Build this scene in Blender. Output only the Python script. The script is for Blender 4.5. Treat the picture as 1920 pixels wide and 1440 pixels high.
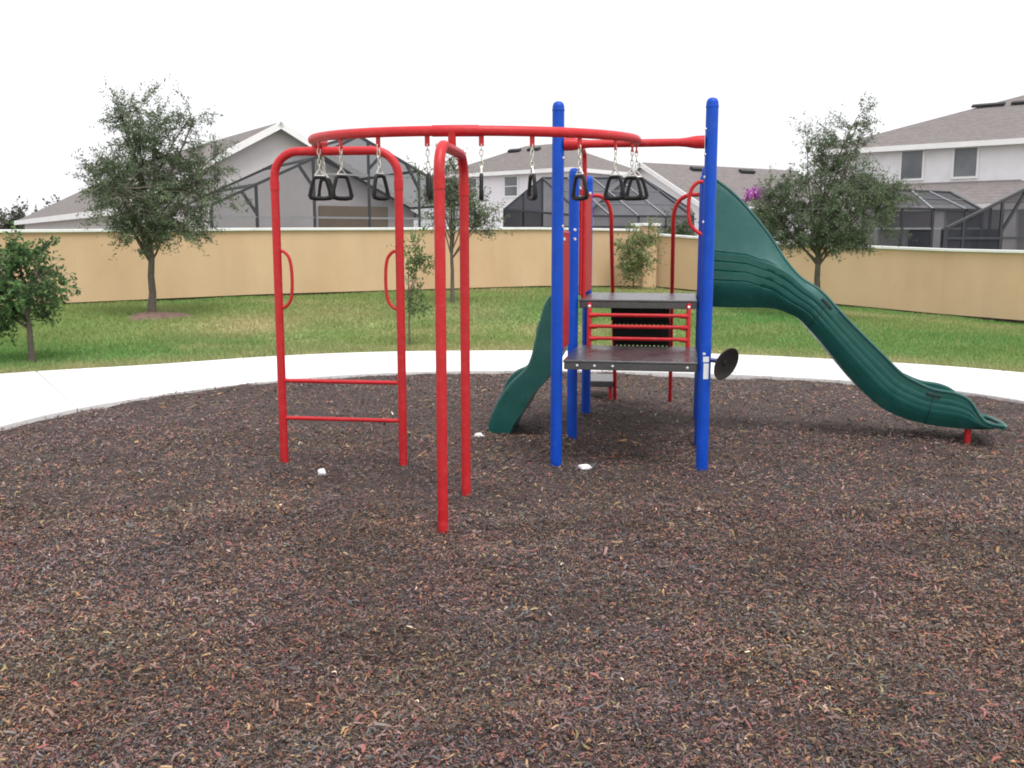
import bpy, math
import numpy as np
from mathutils import Vector
for o in list(bpy.data.objects):
    bpy.data.objects.remove(o)
SC = bpy.context.scene
COL = SC.collection
R = math.radians

# ------------------------------------------------------------------ camera
cd = bpy.data.cameras.new('camera')
cam = bpy.data.objects.new('camera', cd)
COL.objects.link(cam)
cam.location = (0, 0, 1.828)
cam.rotation_euler = (math.pi / 2 - 0.148, 0, 0)
cd.sensor_width = 36
cd.lens = 36 * 1820 / 1920
cd.clip_end = 3000
SC.camera = cam

# ------------------------------------------------------------------ world: bright overcast
w = bpy.data.worlds.new('World')
SC.world = w
w.use_nodes = True
nt = w.node_tree
for n in list(nt.nodes):
    nt.nodes.remove(n)
sky = nt.nodes.new('ShaderNodeTexSky')
sky.sky_type = 'NISHITA'
sky.sun_disc = False
SUN_EL, SUN_AZ = 66.0, 152.0       # sun behind cloud, up and slightly left of the lens, behind the viewer
sky.sun_elevation = R(SUN_EL)
sky.sun_rotation = R(SUN_AZ)
sky.dust_density = 6.0
sky.air_density = 1.0
hsv = nt.nodes.new('ShaderNodeHueSaturation')
hsv.inputs['Saturation'].default_value = 0.10
mixw = nt.nodes.new('ShaderNodeMix')
mixw.data_type = 'RGBA'
mixw.inputs[0].default_value = 0.70          # cloud layer evens the clear sky out
mixw.inputs[7].default_value = (8.6, 8.55, 8.8, 1)
bg = nt.nodes.new('ShaderNodeBackground')
bg.inputs['Strength'].default_value = 0.10
out = nt.nodes.new('ShaderNodeOutputWorld')
nt.links.new(sky.outputs[0], hsv.inputs['Color'])
nt.links.new(hsv.outputs[0], mixw.inputs[6])
nt.links.new(mixw.outputs[2], bg.inputs[0])
nt.links.new(bg.outputs[0], out.inputs[0])

sd = bpy.data.lights.new('sun', 'SUN')
sd.energy = 1.5
sd.angle = R(28)
sd.color = (1.0, 0.97, 0.93)
sun = bpy.data.objects.new('sun', sd)
COL.objects.link(sun)
az = R(SUN_AZ)
sdir = Vector((math.sin(az) * math.cos(R(SUN_EL)), math.cos(az) * math.cos(R(SUN_EL)), math.sin(R(SUN_EL))))
sun.rotation_euler = sdir.to_track_quat('Z', 'Y').to_euler()

vs = SC.view_settings
vs.view_transform = 'Standard'
vs.look = 'None'
vs.gamma = 1.0
vs.use_curve_mapping = False
vs.exposure = 0.78
SC.render.filter_size = 1.9
try:
    SC.cycles.pixel_filter_type = 'BLACKMAN_HARRIS'
    SC.cycles.filter_width = 1.9
    SC.cycles.transparent_max_bounces = 12
except Exception:
    pass

# ------------------------------------------------------------------ helpers
rng = np.random.default_rng(7)


def tag(o, label=None, cat=None, group=None, kind=None):
    if label: o['label'] = label
    if cat: o['category'] = cat
    if group: o['group'] = group
    if kind: o['kind'] = kind
    return o


def empty(name, loc, label=None, cat=None, group=None, kind=None):
    o = bpy.data.objects.new(name, None)
    o.empty_display_size = 0.2
    o.location = loc
    COL.objects.link(o)
    o['root_loc'] = 0
    del o['root_loc']
    return tag(o, label, cat, group, kind)


def root_loc(p):
    while p.parent is not None:
        p = p.parent
    return np.array(p.location)


def link_mesh(name, me, mat, parent=None):
    o = bpy.data.objects.new(name, me)
    if mat is not None and len(me.materials) == 0:
        me.materials.append(mat)
    COL.objects.link(o)
    if parent is not None:
        o.parent = parent
    return o


class MB:
    """collects shapes given in world coordinates"""

    def __init__(s):
        s.v = []
        s.f = []

    def add(s, verts, faces):
        n = len(s.v)
        s.v += [tuple(map(float, q)) for q in verts]
        s.f += [tuple(i + n for i in f) for f in faces]
        return s

    def box(s, c, size, ax=None):
        c = np.array(c, float)
        if ax is None:
            ax = np.eye(3)
        ax = [np.array(a, float) for a in ax]
        h = np.array(size, float) / 2
        vs_ = []
        for sz in (-1, 1):
            for sy in (-1, 1):
                for sx in (-1, 1):
                    vs_.append(c + ax[0] * h[0] * sx + ax[1] * h[1] * sy + ax[2] * h[2] * sz)
        return s.add(vs_, [(0, 2, 3, 1), (4, 5, 7, 6), (0, 1, 5, 4), (2, 6, 7, 3), (0, 4, 6, 2), (1, 3, 7, 5)])

    def tube(s, pts, r, n=10, closed=False, caps=True, up=None):
        P = np.array(pts, float)
        m = len(P)
        rr = np.full(m, r, float) if np.isscalar(r) else np.array(r, float)
        if closed:
            T = np.roll(P, -1, 0) - np.roll(P, 1, 0)
        else:
            T = np.gradient(P, axis=0)
        T /= np.linalg.norm(T, axis=1)[:, None] + 1e-12
        a = np.array(up if up is not None else (0, 0, 1.0))
        if abs(T[0] @ a) > 0.9:
            a = np.array((1.0, 0, 0))
        N = a - T[0] * (a @ T[0])
        N /= np.linalg.norm(N)
        ang = np.arange(n) * 2 * math.pi / n + (math.pi / 4 if n == 4 else 0)
        vs_ = []
        for i in range(m):
            N = N - T[i] * (N @ T[i])
            N /= np.linalg.norm(N) + 1e-12
            B = np.cross(T[i], N)
            ring = P[i] + rr[i] * (np.cos(ang)[:, None] * N + np.sin(ang)[:, None] * B)
            vs_ += list(ring)
        fs = []
        for i in range(m if closed else m - 1):
            j = (i + 1) % m
            for k in range(n):
                k2 = (k + 1) % n
                fs.append((i * n + k, i * n + k2, j * n + k2, j * n + k))
        if caps and not closed:
            fs.append(tuple(range(n - 1, -1, -1)))
            fs.append(tuple((m - 1) * n + k for k in range(n)))
        return s.add(vs_, fs)

    def lathe(s, c, prof, n=20, axis=(0, 0, 1)):
        """prof: (radius, height) pairs along axis from c"""
        c = np.array(c, float)
        z = np.array(axis, float); z /= np.linalg.norm(z)
        a = np.array((1.0, 0, 0)) if abs(z[0]) < 0.9 else np.array((0, 1.0, 0))
        x = a - z * (a @ z); x /= np.linalg.norm(x)
        y = np.cross(z, x)
        ang = np.arange(n) * 2 * math.pi / n
        vs_ = []
        for r, h in prof:
            vs_ += list(c + z * h + r * (np.cos(ang)[:, None] * x + np.sin(ang)[:, None] * y))
        fs = []
        m = len(prof)
        for i in range(m - 1):
            for k in range(n):
                k2 = (k + 1) % n
                fs.append((i * n + k, i * n + k2, (i + 1) * n + k2, (i + 1) * n + k))
        fs.append(tuple(range(n - 1, -1, -1)))
        fs.append(tuple((m - 1) * n + k for k in range(n)))
        return s.add(vs_, fs)

    def poly(s, pts):
        return s.add(pts, [tuple(range(len(pts)))])

    def slab(s, pts, d):
        """polygon thickened along vector d"""
        pts = [np.array(p, float) for p in pts]
        d = np.array(d, float)
        n = len(pts)
        fs = [tuple(range(n)), tuple(range(2 * n - 1, n - 1, -1))]
        for i in range(n):
            j = (i + 1) % n
            fs.append((i, i + n, j + n, j))
        return s.add(pts + [p + d for p in pts], fs)

    def build(s, name, mat, parent=None, smooth=False, loc=None, bevel=0, bseg=2):
        V = np.array(s.v)
        if parent is not None:
            V = V - root_loc(parent)
        elif loc is not None:
            V = V - np.array(loc)
        me = bpy.data.meshes.new(name)
        me.from_pydata(V.tolist(), [], s.f)
        me.update()
        if smooth:
            for p in me.polygons:
                p.use_smooth = True
            try:
                me.set_sharp_from_angle(angle=R(42))
            except Exception:
                pass
        o = link_mesh(name, me, mat, parent)
        if parent is None and loc is not None:
            o.location = loc
        if bevel:
            b = o.modifiers.new('bevel', 'BEVEL')
            b.width = bevel
            b.segments = bseg
            b.limit_method = 'ANGLE'
            b.angle_limit = R(40)
        return o


def np_mesh(name, V, F, k, col=None, mat=None, parent=None):
    """V (n,3), F (m,k) uniform faces"""
    me = bpy.data.meshes.new(name)
    V = np.ascontiguousarray(V, dtype=np.float32)
    F = np.ascontiguousarray(F, dtype=np.int32)
    me.vertices.add(len(V))
    me.vertices.foreach_set('co', V.ravel())
    me.loops.add(F.size)
    me.loops.foreach_set('vertex_index', F.ravel())
    me.polygons.add(len(F))
    me.polygons.foreach_set('loop_start', np.arange(0, F.size, k, dtype=np.int32))
    me.polygons.foreach_set('loop_total', np.full(len(F), k, dtype=np.int32))
    if col is not None:
        at_ = me.color_attributes.new('tint', 'FLOAT_COLOR', 'POINT')
        c4 = np.ones((len(V), 4), np.float32)
        c4[:, :3] = col
        at_.data.foreach_set('color', c4.ravel())
    me.update()
    me.validate()
    return link_mesh(name, me, mat, parent)


def copy_tree(o, parent=None):
    c = o.copy()
    COL.objects.link(c)
    c.parent = parent
    for ch in list(o.children):
        copy_tree(ch, c)
    return c


# ------------------------------------------------------------------ materials
def mat_new(name):
    m = bpy.data.materials.new(name)
    m.use_nodes = True
    t = m.node_tree
    return m, t, t.nodes['Principled BSDF']


def N(t, typ, **kw):
    n = t.nodes.new(typ)
    for k, v in kw.items():
        if k in n.inputs:
            n.inputs[k].default_value = v
        else:
            setattr(n, k, v)
    return n


def ramp(t, stops):
    r = t.nodes.new('ShaderNodeValToRGB')
    e = r.color_ramp.elements
    while len(e) < len(stops):
        e.new(0.5)
    for i, (p, c) in enumerate(stops):
        e[i].position = p
        e[i].color = tuple(c) + (1,)
    return r


def basic(name, base, rough=0.5, var=0.12, scale=6.0, bump=0.0, bscale=60.0, metal=0.0, spec=0.5, dirt=None, dscale=2.5, rvar=0.1, coat=0.0):
    """paint/plastic/stucco: base colour with soft noise wear, roughness variation and fine relief"""
    m, t, b = mat_new(name)
    tc = N(t, 'ShaderNodeTexCoord')
    n1 = N(t, 'ShaderNodeTexNoise', Scale=scale, Detail=6.0, Roughness=0.65)
    t.links.new(tc.outputs['Object'], n1.inputs['Vector'])
    lo = tuple(max(0, c * (1 - var)) for c in base)
    hi = tuple(min(1, c * (1 + var)) for c in base)
    r1 = ramp(t, [(0.3, lo), (0.7, hi)])
    t.links.new(n1.outputs[0], r1.inputs[0])
    colout = r1.outputs[0]
    if dirt is not None:
        n2 = N(t, 'ShaderNodeTexNoise', Scale=dscale, Detail=8.0, Roughness=0.7)
        t.links.new(tc.outputs['Object'], n2.inputs['Vector'])
        r2 = ramp(t, [(0.52, (0, 0, 0)), (0.75, (dirt[3],) * 3)])
        t.links.new(n2.outputs[0], r2.inputs[0])
        mx = N(t, 'ShaderNodeMix', data_type='RGBA')
        t.links.new(r2.outputs[0], mx.inputs[0])
        t.links.new(colout, mx.inputs[6])
        mx.inputs[7].default_value = tuple(dirt[:3]) + (1,)
        colout = mx.outputs[2]
    t.links.new(colout, b.inputs['Base Color'])
    rr = ramp(t, [(0.25, (max(0.03, rough - rvar),) * 3), (0.75, (min(1, rough + rvar),) * 3)])
    t.links.new(n1.outputs[0], rr.inputs[0])
    t.links.new(rr.outputs[0], b.inputs['Roughness'])
    b.inputs['Metallic'].default_value = metal
    b.inputs['Specular IOR Level'].default_value = spec
    b.inputs['Coat Weight'].default_value = coat
    b.inputs['Coat Roughness'].default_value = 0.15
    if bump:
        n3 = N(t, 'ShaderNodeTexNoise', Scale=bscale, Detail=5.0)
        t.links.new(tc.outputs['Object'], n3.inputs['Vector'])
        bp = N(t, 'ShaderNodeBump', Strength=bump, Distance=0.02)
        t.links.new(n3.outputs[0], bp.inputs['Height'])
        t.links.new(bp.outputs[0], b.inputs['Normal'])
    return m


def tinted(name, rough=0.8, noise_scale=0.0, trans=0.0, spec=0.3, nvar=0.25):
    """colour carried by the pieces themselves (each leaf, blade or shred has its own)"""
    m, t, b = mat_new(name)
    a = N(t, 'ShaderNodeVertexColor', layer_name='tint')
    colout = a.outputs[0]
    if noise_scale:
        tc = N(t, 'ShaderNodeTexCoord')
        n1 = N(t, 'ShaderNodeTexNoise', Scale=noise_scale, Detail=8.0, Roughness=0.7)
        t.links.new(tc.outputs['Object'], n1.inputs['Vector'])
        r1 = ramp(t, [(0.3, (1 - nvar,) * 3), (0.7, (1 + nvar,) * 3)])
        t.links.new(n1.outputs[0], r1.inputs[0])
        mx = N(t, 'ShaderNodeMix', data_type='RGBA', blend_type='MULTIPLY')
        mx.inputs[0].default_value = 1.0
        t.links.new(colout, mx.inputs[6])
        t.links.new(r1.outputs[0], mx.inputs[7])
        colout = mx.outputs[2]
    t.links.new(colout, b.inputs['Base Color'])
    b.inputs['Roughness'].default_value = rough
    b.inputs['Specular IOR Level'].default_value = spec
    if trans:
        tr = N(t, 'ShaderNodeBsdfTranslucent')
        t.links.new(colout, tr.inputs[0])
        ms = N(t, 'ShaderNodeMixShader')
        ms.inputs[0].default_value = trans
        t.links.new(b.outputs[0], ms.inputs[1])
        t.links.new(tr.outputs[0], ms.inputs[2])
        t.links.new(ms.outputs[0], t.nodes['Material Output'].inputs[0])
    return m


M = {}
M['red'] = basic('red_paint', (0.46, 0.014, 0.020), 0.45, 0.10, 9, spec=0.35, dirt=(0.50, 0.075, 0.07, 0.55), dscale=16)
M['blue'] = basic('blue_paint', (0.0, 0.058, 0.44), 0.46, 0.12, 7, spec=0.3, dirt=(0.03, 0.10, 0.42, 0.5), dscale=15)
M['blue_dark'] = basic('blue_bracket_paint', (0.01, 0.03, 0.16), 0.4, 0.08, 7)
M['green'] = basic('green_rotomoulded_plastic', (0.005, 0.076, 0.067), 0.32, 0.10, 4, bump=0.06, bscale=140, dirt=(0.035, 0.125, 0.108, 0.55), dscale=6, rvar=0.12)
M['green_dark'] = basic('green_joint_plastic', (0.004, 0.03, 0.027), 0.5, 0.1, 4)
M['black'] = basic('black_rubber', (0.010, 0.010, 0.011), 0.45, 0.2, 20, spec=0.25)
M['dish'] = basic('black_dish_plastic', (0.014, 0.013, 0.014), 0.5, 0.2, 20)
M['steel'] = basic('galvanised_steel', (0.62, 0.60, 0.56), 0.32, 0.15, 60, metal=1.0)
M['bolt'] = basic('bright_bolt_steel', (0.75, 0.75, 0.74), 0.3, 0.1, 60, metal=0.6)
M['sticker'] = basic('white_sticker', (0.72, 0.74, 0.76), 0.5, 0.08, 90)
M['capwhite'] = basic('white_cap_paint', (0.74, 0.75, 0.74), 0.7, 0.06, 2, bump=0.1, dirt=(0.45, 0.45, 0.42, 0.5))
M['fascia'] = basic('white_fascia_paint', (0.78, 0.78, 0.78), 0.6, 0.05, 1)
M['housewhite'] = basic('white_stucco', (0.80, 0.785, 0.82), 0.85, 0.05, 1.5, bump=0.2, bscale=30, dirt=(0.52, 0.51, 0.53, 0.3), dscale=0.6)
M['housegrey'] = basic('grey_beige_stucco', (0.58, 0.555, 0.56), 0.85, 0.05, 1.5, bump=0.2, bscale=30)
M['housebrown'] = basic('brown_stucco', (0.22, 0.17, 0.12), 0.85, 0.08, 1.5, bump=0.2, bscale=30)
M['cage'] = basic('dark_bronze_aluminium', (0.030, 0.033, 0.040), 0.5, 0.1, 8)
M['cagepale'] = basic('grey_aluminium', (0.20, 0.21, 0.22), 0.45, 0.1, 8)
M['vent'] = basic('dark_ridge_vent', (0.03, 0.03, 0.033), 0.7, 0.1, 8)
M['bark'] = basic('grey_bark', (0.125, 0.105, 0.088), 0.9, 0.35, 14, bump=0.8, bscale=40)
M['footing'] = basic('soil_footing', (0.06, 0.045, 0.032), 0.95, 0.4, 4, bump=0.5)
M['paper'] = basic('white_paper', (0.80, 0.80, 0.82), 0.8, 0.05, 30)
M['soil'] = basic('bare_soil', (0.16, 0.10, 0.075), 0.95, 0.35, 9, bump=0.7, bscale=30)
M['leaf'] = tinted('tree_leaves', 0.6, trans=0.45, spec=0.3)
M['blade'] = tinted('grass_blades', 0.7, trans=0.3, spec=0.2)
M['lawn'] = tinted('lawn_turf', 0.95, noise_scale=9.0, spec=0.1, nvar=0.45)
M['shred'] = tinted('mulch_shreds', 0.72, spec=0.3)


def mat_glass():
    m, t, b = mat_new('window_glass')
    tc = N(t, 'ShaderNodeTexCoord')
    n1 = N(t, 'ShaderNodeTexNoise', Scale=0.6, Detail=3.0)
    t.links.new(tc.outputs['Object'], n1.inputs['Vector'])
    r1 = ramp(t, [(0.35, (0.10, 0.11, 0.13)), (0.7, (0.20, 0.21, 0.22))])
    t.links.new(n1.outputs[0], r1.inputs[0])
    t.links.new(r1.outputs[0], b.inputs['Base Color'])
    b.inputs['Roughness'].default_value = 0.12
    return m


M['glass'] = mat_glass()


def mat_screen(lo=0.50, hi=0.60):
    """insect screen: threads far below pixel size, so a fixed open fraction"""
    m, t, b = mat_new('insect_screen')
    b.inputs['Base Color'].default_value = (0.026, 0.029, 0.037, 1)
    b.inputs['Roughness'].default_value = 0.8
    b.inputs['Specular IOR Level'].default_value = 0.15
    tr = N(t, 'ShaderNodeBsdfTransparent')
    ms = N(t, 'ShaderNodeMixShader')
    tc = N(t, 'ShaderNodeTexCoord')
    n1 = N(t, 'ShaderNodeTexNoise', Scale=0.5, Detail=2.0)
    t.links.new(tc.outputs['Object'], n1.inputs['Vector'])
    r1 = ramp(t, [(0.3, (lo,) * 3), (0.7, (hi,) * 3)])
    t.links.new(n1.outputs[0], r1.inputs[0])
    t.links.new(r1.outputs[0], ms.inputs[0])
    t.links.new(tr.outputs[0], ms.inputs[1])
    t.links.new(b.outputs[0], ms.inputs[2])
    t.links.new(ms.outputs[0], t.nodes['Material Output'].inputs[0])
    return m


M['screen'] = mat_screen(0.44, 0.52)
M['screen_dense'] = mat_screen(0.70, 0.80)


def mat_shingle():
    m, t, b = mat_new('asphalt_shingles')
    tc = N(t, 'ShaderNodeTexCoord')
    sep = N(t, 'ShaderNodeSeparateXYZ')
    t.links.new(tc.outputs['Object'], sep.inputs[0])
    n1 = N(t, 'ShaderNodeTexNoise', Scale=3.5, Detail=8.0, Roughness=0.75)
    t.links.new(tc.outputs['Object'], n1.inputs['Vector'])
    r1 = ramp(t, [(0.3, (0.135, 0.121, 0.118)), (0.7, (0.225, 0.203, 0.198))])
    t.links.new(n1.outputs[0], r1.inputs[0])
    wv = N(t, 'ShaderNodeTexWave', Scale=2.2, Distortion=0.6)
    wv.bands_direction = 'Z'
    t.links.new(tc.outputs['Object'], wv.inputs['Vector'])
    mx = N(t, 'ShaderNodeMix', data_type='RGBA', blend_type='MULTIPLY')
    mx.inputs[0].default_value = 1.0
    r2 = ramp(t, [(0.0, (0.86,) * 3), (0.4, (1.0,) * 3)])
    t.links.new(wv.outputs[1], r2.inputs[0])
    t.links.new(r1.outputs[0], mx.inputs[6])
    t.links.new(r2.outputs[0], mx.inputs[7])
    t.links.new(mx.outputs[2], b.inputs['Base Color'])
    b.inputs['Roughness'].default_value = 0.9
    b.inputs['Specular IOR Level'].default_value = 0.2
    bp = N(t, 'ShaderNodeBump', Strength=0.5, Distance=0.03)
    t.links.new(wv.outputs[1], bp.inputs['Height'])
    t.links.new(bp.outputs[0], b.inputs['Normal'])
    return m


M['shingle'] = mat_shingle()


def mat_wall():
    m, t, b = mat_new('tan_painted_wall')
    tc = N(t, 'ShaderNodeTexCoord')
    n1 = N(t, 'ShaderNodeTexNoise', Scale=0.5, Detail=7.0, Roughness=0.65)
    t.links.new(tc.outputs['Object'], n1.inputs['Vector'])
    r1 = ramp(t, [(0.25, (0.575, 0.390, 0.232)), (0.52, (0.605, 0.425, 0.263)), (0.80, (0.63, 0.455, 0.295))])
    t.links.new(n1.outputs[0], r1.inputs[0])
    # weather streaks running down
    mp = N(t, 'ShaderNodeMapping')
    mp.inputs['Scale'].default_value = (0.9, 0.9, 0.30)
    t.links.new(tc.outputs['Object'], mp.inputs[0])
    n2 = N(t, 'ShaderNodeTexNoise', Scale=1.5, Detail=6.0)
    t.links.new(mp.outputs[0], n2.inputs['Vector'])
    r2 = ramp(t, [(0.30, (0.90, 0.88, 0.87)), (0.62, (1, 1, 1))])
    t.links.new(n2.outputs[0], r2.inputs[0])
    mx = N(t, 'ShaderNodeMix', data_type='RGBA', blend_type='MULTIPLY')
    mx.inputs[0].default_value = 1.0
    t.links.new(r1.outputs[0], mx.inputs[6])
    t.links.new(r2.outputs[0], mx.inputs[7])
    t.links.new(mx.outputs[2], b.inputs['Base Color'])
    b.inputs['Roughness'].default_value = 0.85
    n3 = N(t, 'ShaderNodeTexNoise', Scale=35.0, Detail=5.0)
    t.links.new(tc.outputs['Object'], n3.inputs['Vector'])
    bp = N(t, 'ShaderNodeBump', Strength=0.25, Distance=0.02)
    t.links.new(n3.outputs[0], bp.inputs['Height'])
    t.links.new(bp.outputs[0], b.inputs['Normal'])
    return m


M['wall'] = mat_wall()


def mat_concrete():
    m, t, b = mat_new('pale_concrete')
    tc = N(t, 'ShaderNodeTexCoord')
    n1 = N(t, 'ShaderNodeTexNoise', Scale=1.1, Detail=9.0, Roughness=0.7)
    t.links.new(tc.outputs['Object'], n1.inputs['Vector'])
    r1 = ramp(t, [(0.28, (0.56, 0.55, 0.54)), (0.45, (0.66, 0.655, 0.65)), (0.75, (0.72, 0.715, 0.71))])
    t.links.new(n1.outputs[0], r1.inputs[0])
    n2 = N(t, 'ShaderNodeTexNoise', Scale=7.0, Detail=9.0, Roughness=0.8)
    t.links.new(tc.outputs['Object'], n2.inputs['Vector'])
    r2 = ramp(t, [(0.30, (0.72, 0.64, 0.56)), (0.42, (1, 1, 1))])
    t.links.new(n2.outputs[0], r2.inputs[0])
    mx = N(t, 'ShaderNodeMix', data_type='RGBA', blend_type='MULTIPLY')
    mx.inputs[0].default_value = 0.6
    t.links.new(r1.outputs[0], mx.inputs[6])
    t.links.new(r2.outputs[0], mx.inputs[7])
    t.links.new(mx.outputs[2], b.inputs['Base Color'])
    b.inputs['Roughness'].default_value = 0.9
    n3 = N(t, 'ShaderNodeTexNoise', Scale=90.0, Detail=4.0)
    t.links.new(tc.outputs['Object'], n3.inputs['Vector'])
    bp = N(t, 'ShaderNodeBump', Strength=0.2, Distance=0.01)
    t.links.new(n3.outputs[0], bp.inputs['Height'])
    t.links.new(bp.outputs[0], b.inputs['Normal'])
    return m


M['concrete'] = mat_concrete()


def mat_deck():
    m, t, b = mat_new('coated_deck_plastic')
    tc = N(t, 'ShaderNodeTexCoord')
    n1 = N(t, 'ShaderNodeTexNoise', Scale=5.0, Detail=8.0, Roughness=0.7)
    t.links.new(tc.outputs['Object'], n1.inputs['Vector'])
    r1 = ramp(t, [(0.3, (0.036, 0.034, 0.037)), (0.6, (0.054, 0.051, 0.056)), (0.8, (0.088, 0.080, 0.082))])
    t.links.new(n1.outputs[0], r1.inputs[0])
    t.links.new(r1.outputs[0], b.inputs['Base Color'])
    r2 = ramp(t, [(0.3, (0.20,) * 3), (0.7, (0.38,) * 3)])
    t.links.new(n1.outputs[0], r2.inputs[0])
    t.links.new(r2.outputs[0], b.inputs['Roughness'])
    b.inputs['Specular IOR Level'].default_value = 0.8
    vo = N(t, 'ShaderNodeTexVoronoi', Scale=38.0)
    t.links.new(tc.outputs['Object'], vo.inputs['Vector'])
    r3 = ramp(t, [(0.1, (0, 0, 0)), (0.35, (1, 1, 1))])
    t.links.new(vo.outputs[0], r3.inputs[0])
    bp = N(t, 'ShaderNodeBump', Strength=0.25, Distance=0.004)
    t.links.new(r3.outputs[0], bp.inputs['Height'])
    t.links.new(bp.outputs[0], b.inputs['Normal'])
    return m


M['deck'] = mat_deck()


def mat_bed():
    m, t, b = mat_new('mulch_underlayer')
    tc = N(t, 'ShaderNodeTexCoord')
    n0 = N(t, 'ShaderNodeTexNoise', Scale=14.0, Detail=3.0)
    t.links.new(tc.outputs['Object'], n0.inputs['Vector'])
    mxv = N(t, 'ShaderNodeMix', data_type='RGBA')
    mxv.inputs[0].default_value = 0.06
    t.links.new(tc.outputs['Object'], mxv.inputs[6])
    t.links.new(n0.outputs[1], mxv.inputs[7])
    vo = N(t, 'ShaderNodeTexVoronoi', Scale=60.0)
    t.links.new(mxv.outputs[2], vo.inputs['Vector'])
    sp = N(t, 'ShaderNodeSeparateColor')
    t.links.new(vo.outputs['Color'], sp.inputs[0])
    r1 = ramp(t, [(0.0, (0.022, 0.016, 0.015)), (0.35, (0.045, 0.030, 0.027)), (0.6, (0.036, 0.033, 0.035)),
                  (0.8, (0.07, 0.03, 0.026)), (1.0, (0.10, 0.07, 0.045))])
    t.links.new(sp.outputs[0], r1.inputs[0])
    t.links.new(r1.outputs[0], b.inputs['Base Color'])
    b.inputs['Roughness'].default_value = 0.85
    bp = N(t, 'ShaderNodeBump', Strength=0.9, Distance=0.012)
    t.links.new(vo.outputs[0], bp.inputs['Height'])
    t.links.new(bp.outputs[0], b.inputs['Normal'])
    return m


M['bed'] = mat_bed()

# ------------------------------------------------------------------ ground plan
CX, CY = 0.4, 8.0
INNER = [(-4.98, 9.27), (-4.69, 10.31), (-4.12, 11.2), (-3.45, 12.05), (-2.23, 12.94), (-0.44, 13.31), (1.03, 13.31), (2.46, 13.05),
         (3.79, 12.64), (4.93, 11.99), (5.57, 11.24), (5.78, 10.76), (6.05, 9.2), (5.95, 7.4), (5.4, 5.6), (4.2, 3.9), (2.4, 2.75), (0.4, 2.5),
         (-0.9, 2.62), (-1.90, 3.12), (-3.2, 4.15), (-4.3, 5.7), (-4.95, 7.5)]
OUTER = [(-6.92, 12.99), (-5.1, 13.94), (-4.12, 14.75), (-2.65, 15.45), (-0.52, 15.74), (2.06, 15.52), (3.69, 15.16), (5.11, 14.43),
         (6.33, 13.76), (6.98, 13.1), (8.2, 11.0), (8.7, 8.5), (8.4, 5.5), (7.0, 2.6), (4.5, 0.4), (1.5, -0.5), (-1.5, -0.3), (-4.5, 1.0),
         (-7.0, 3.6), (-8.6, 7.0), (-8.9, 9.6), (-8.3, 11.6)]


def polar(curve):
    P = np.array(curve) - (CX, CY)
    th = np.arctan2(P[:, 1], P[:, 0])
    r = np.hypot(P[:, 0], P[:, 1])
    o = np.argsort(th)
    th, r = th[o], r[o]
    th = np.concatenate([th - 2 * math.pi, th, th + 2 * math.pi])
    r = np.concatenate([r, r, r])
    fine = np.linspace(-math.pi, math.pi, 721)
    v = np.interp(fine, th, r)
    for _ in range(6):                       # round the corners of the polyline
        v = (np.roll(v, 4) + np.roll(v, -4) + 2 * v) / 4
    v[0] = v[-1] = (v[0] + v[-1]) / 2
    return lambda a: np.interp((np.asarray(a) + math.pi) % (2 * math.pi) - math.pi, fine, v)


rin, rout = polar(INNER), polar(OUTER)
ZWX = [-22, -12, -6.4, 0.6, 4.6, 8.7, 12.6, 20]
ZWZ = [0.15, 0.25, 0.36, 0.39, 0.29, 0.00, -0.24, -0.45]


def tz(x, y):
    """lawn height"""
    x = np.asarray(x, float); y = np.asarray(y, float)
    dx, dy = x - CX, y - CY
    d = np.hypot(dx, dy) - rout(np.arctan2(dy, dx))
    k = np.clip(d / 9.0, 0, 1)
    k = k * k * (3 - 2 * k)
    zw = np.interp(x, ZWX, ZWZ)
    return 0.015 + (zw - 0.015) * k


def vnoise(x, y, sc, seed):
    """smooth value noise"""
    rg = np.random.default_rng(seed)
    G = rg.random((64, 64))
    u, v = np.asarray(x) * sc + 500.3, np.asarray(y) * sc + 500.7
    i, j = np.floor(u).astype(int), np.floor(v).astype(int)
    fu, fv = u - i, v - j
    fu, fv = fu * fu * (3 - 2 * fu), fv * fv * (3 - 2 * fv)
    g = lambda a, b: G[a % 64, b % 64]
    return (g(i, j) * (1 - fu) + g(i + 1, j) * fu) * (1 - fv) + (g(i, j + 1) * (1 - fu) + g(i + 1, j + 1) * fu) * fv


def mz(x, y):
    """mulch surface height: gentle lumps, hollows kicked out under the play equipment"""
    x = np.asarray(x, float); y = np.asarray(y, float)
    z = -0.012 + 0.045 * (vnoise(x, y, 1.3, 3) - 0.5) + 0.032 * (vnoise(x, y, 4.1, 4) - 0.5) + 0.012 * (vnoise(x, y, 9.0, 5) - 0.5)
    for gx, gy, s, a in ((1.15, 8.7, 0.50, -0.085), (1.25, 9.3, 0.28, -0.06), (0.15, 9.35, 0.22, -0.05), (4.75, 8.55, 0.40, -0.08), (-0.55, 9.55, 0.35, -0.06), (-1.25, 7.3, 0.35, -0.05), (-0.15, 6.6, 0.45, -0.04), (0.75, 7.1, 0.4, -0.04),
                         (0.75, 10.4, 0.5, 0.05), (-0.3, 6.2, 0.3, -0.02), (-1.2, 6.95, 0.10, -0.03)):
        z = z + a * np.exp(-((x - gx) ** 2 + (y - gy) ** 2) / (2 * s * s))
    for px_, py_ in ((-1.885, 7.86), (-0.885, 7.72), (-0.44, 5.985), (-0.335, 6.90), (0.363, 7.823), (1.525, 7.62), (0.58, 8.96), (1.73, 8.76)):
        z = z + 0.022 * np.exp(-((x - px_) ** 2 + (y - py_) ** 2) / (2 * 0.09 ** 2))
    return z


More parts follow.
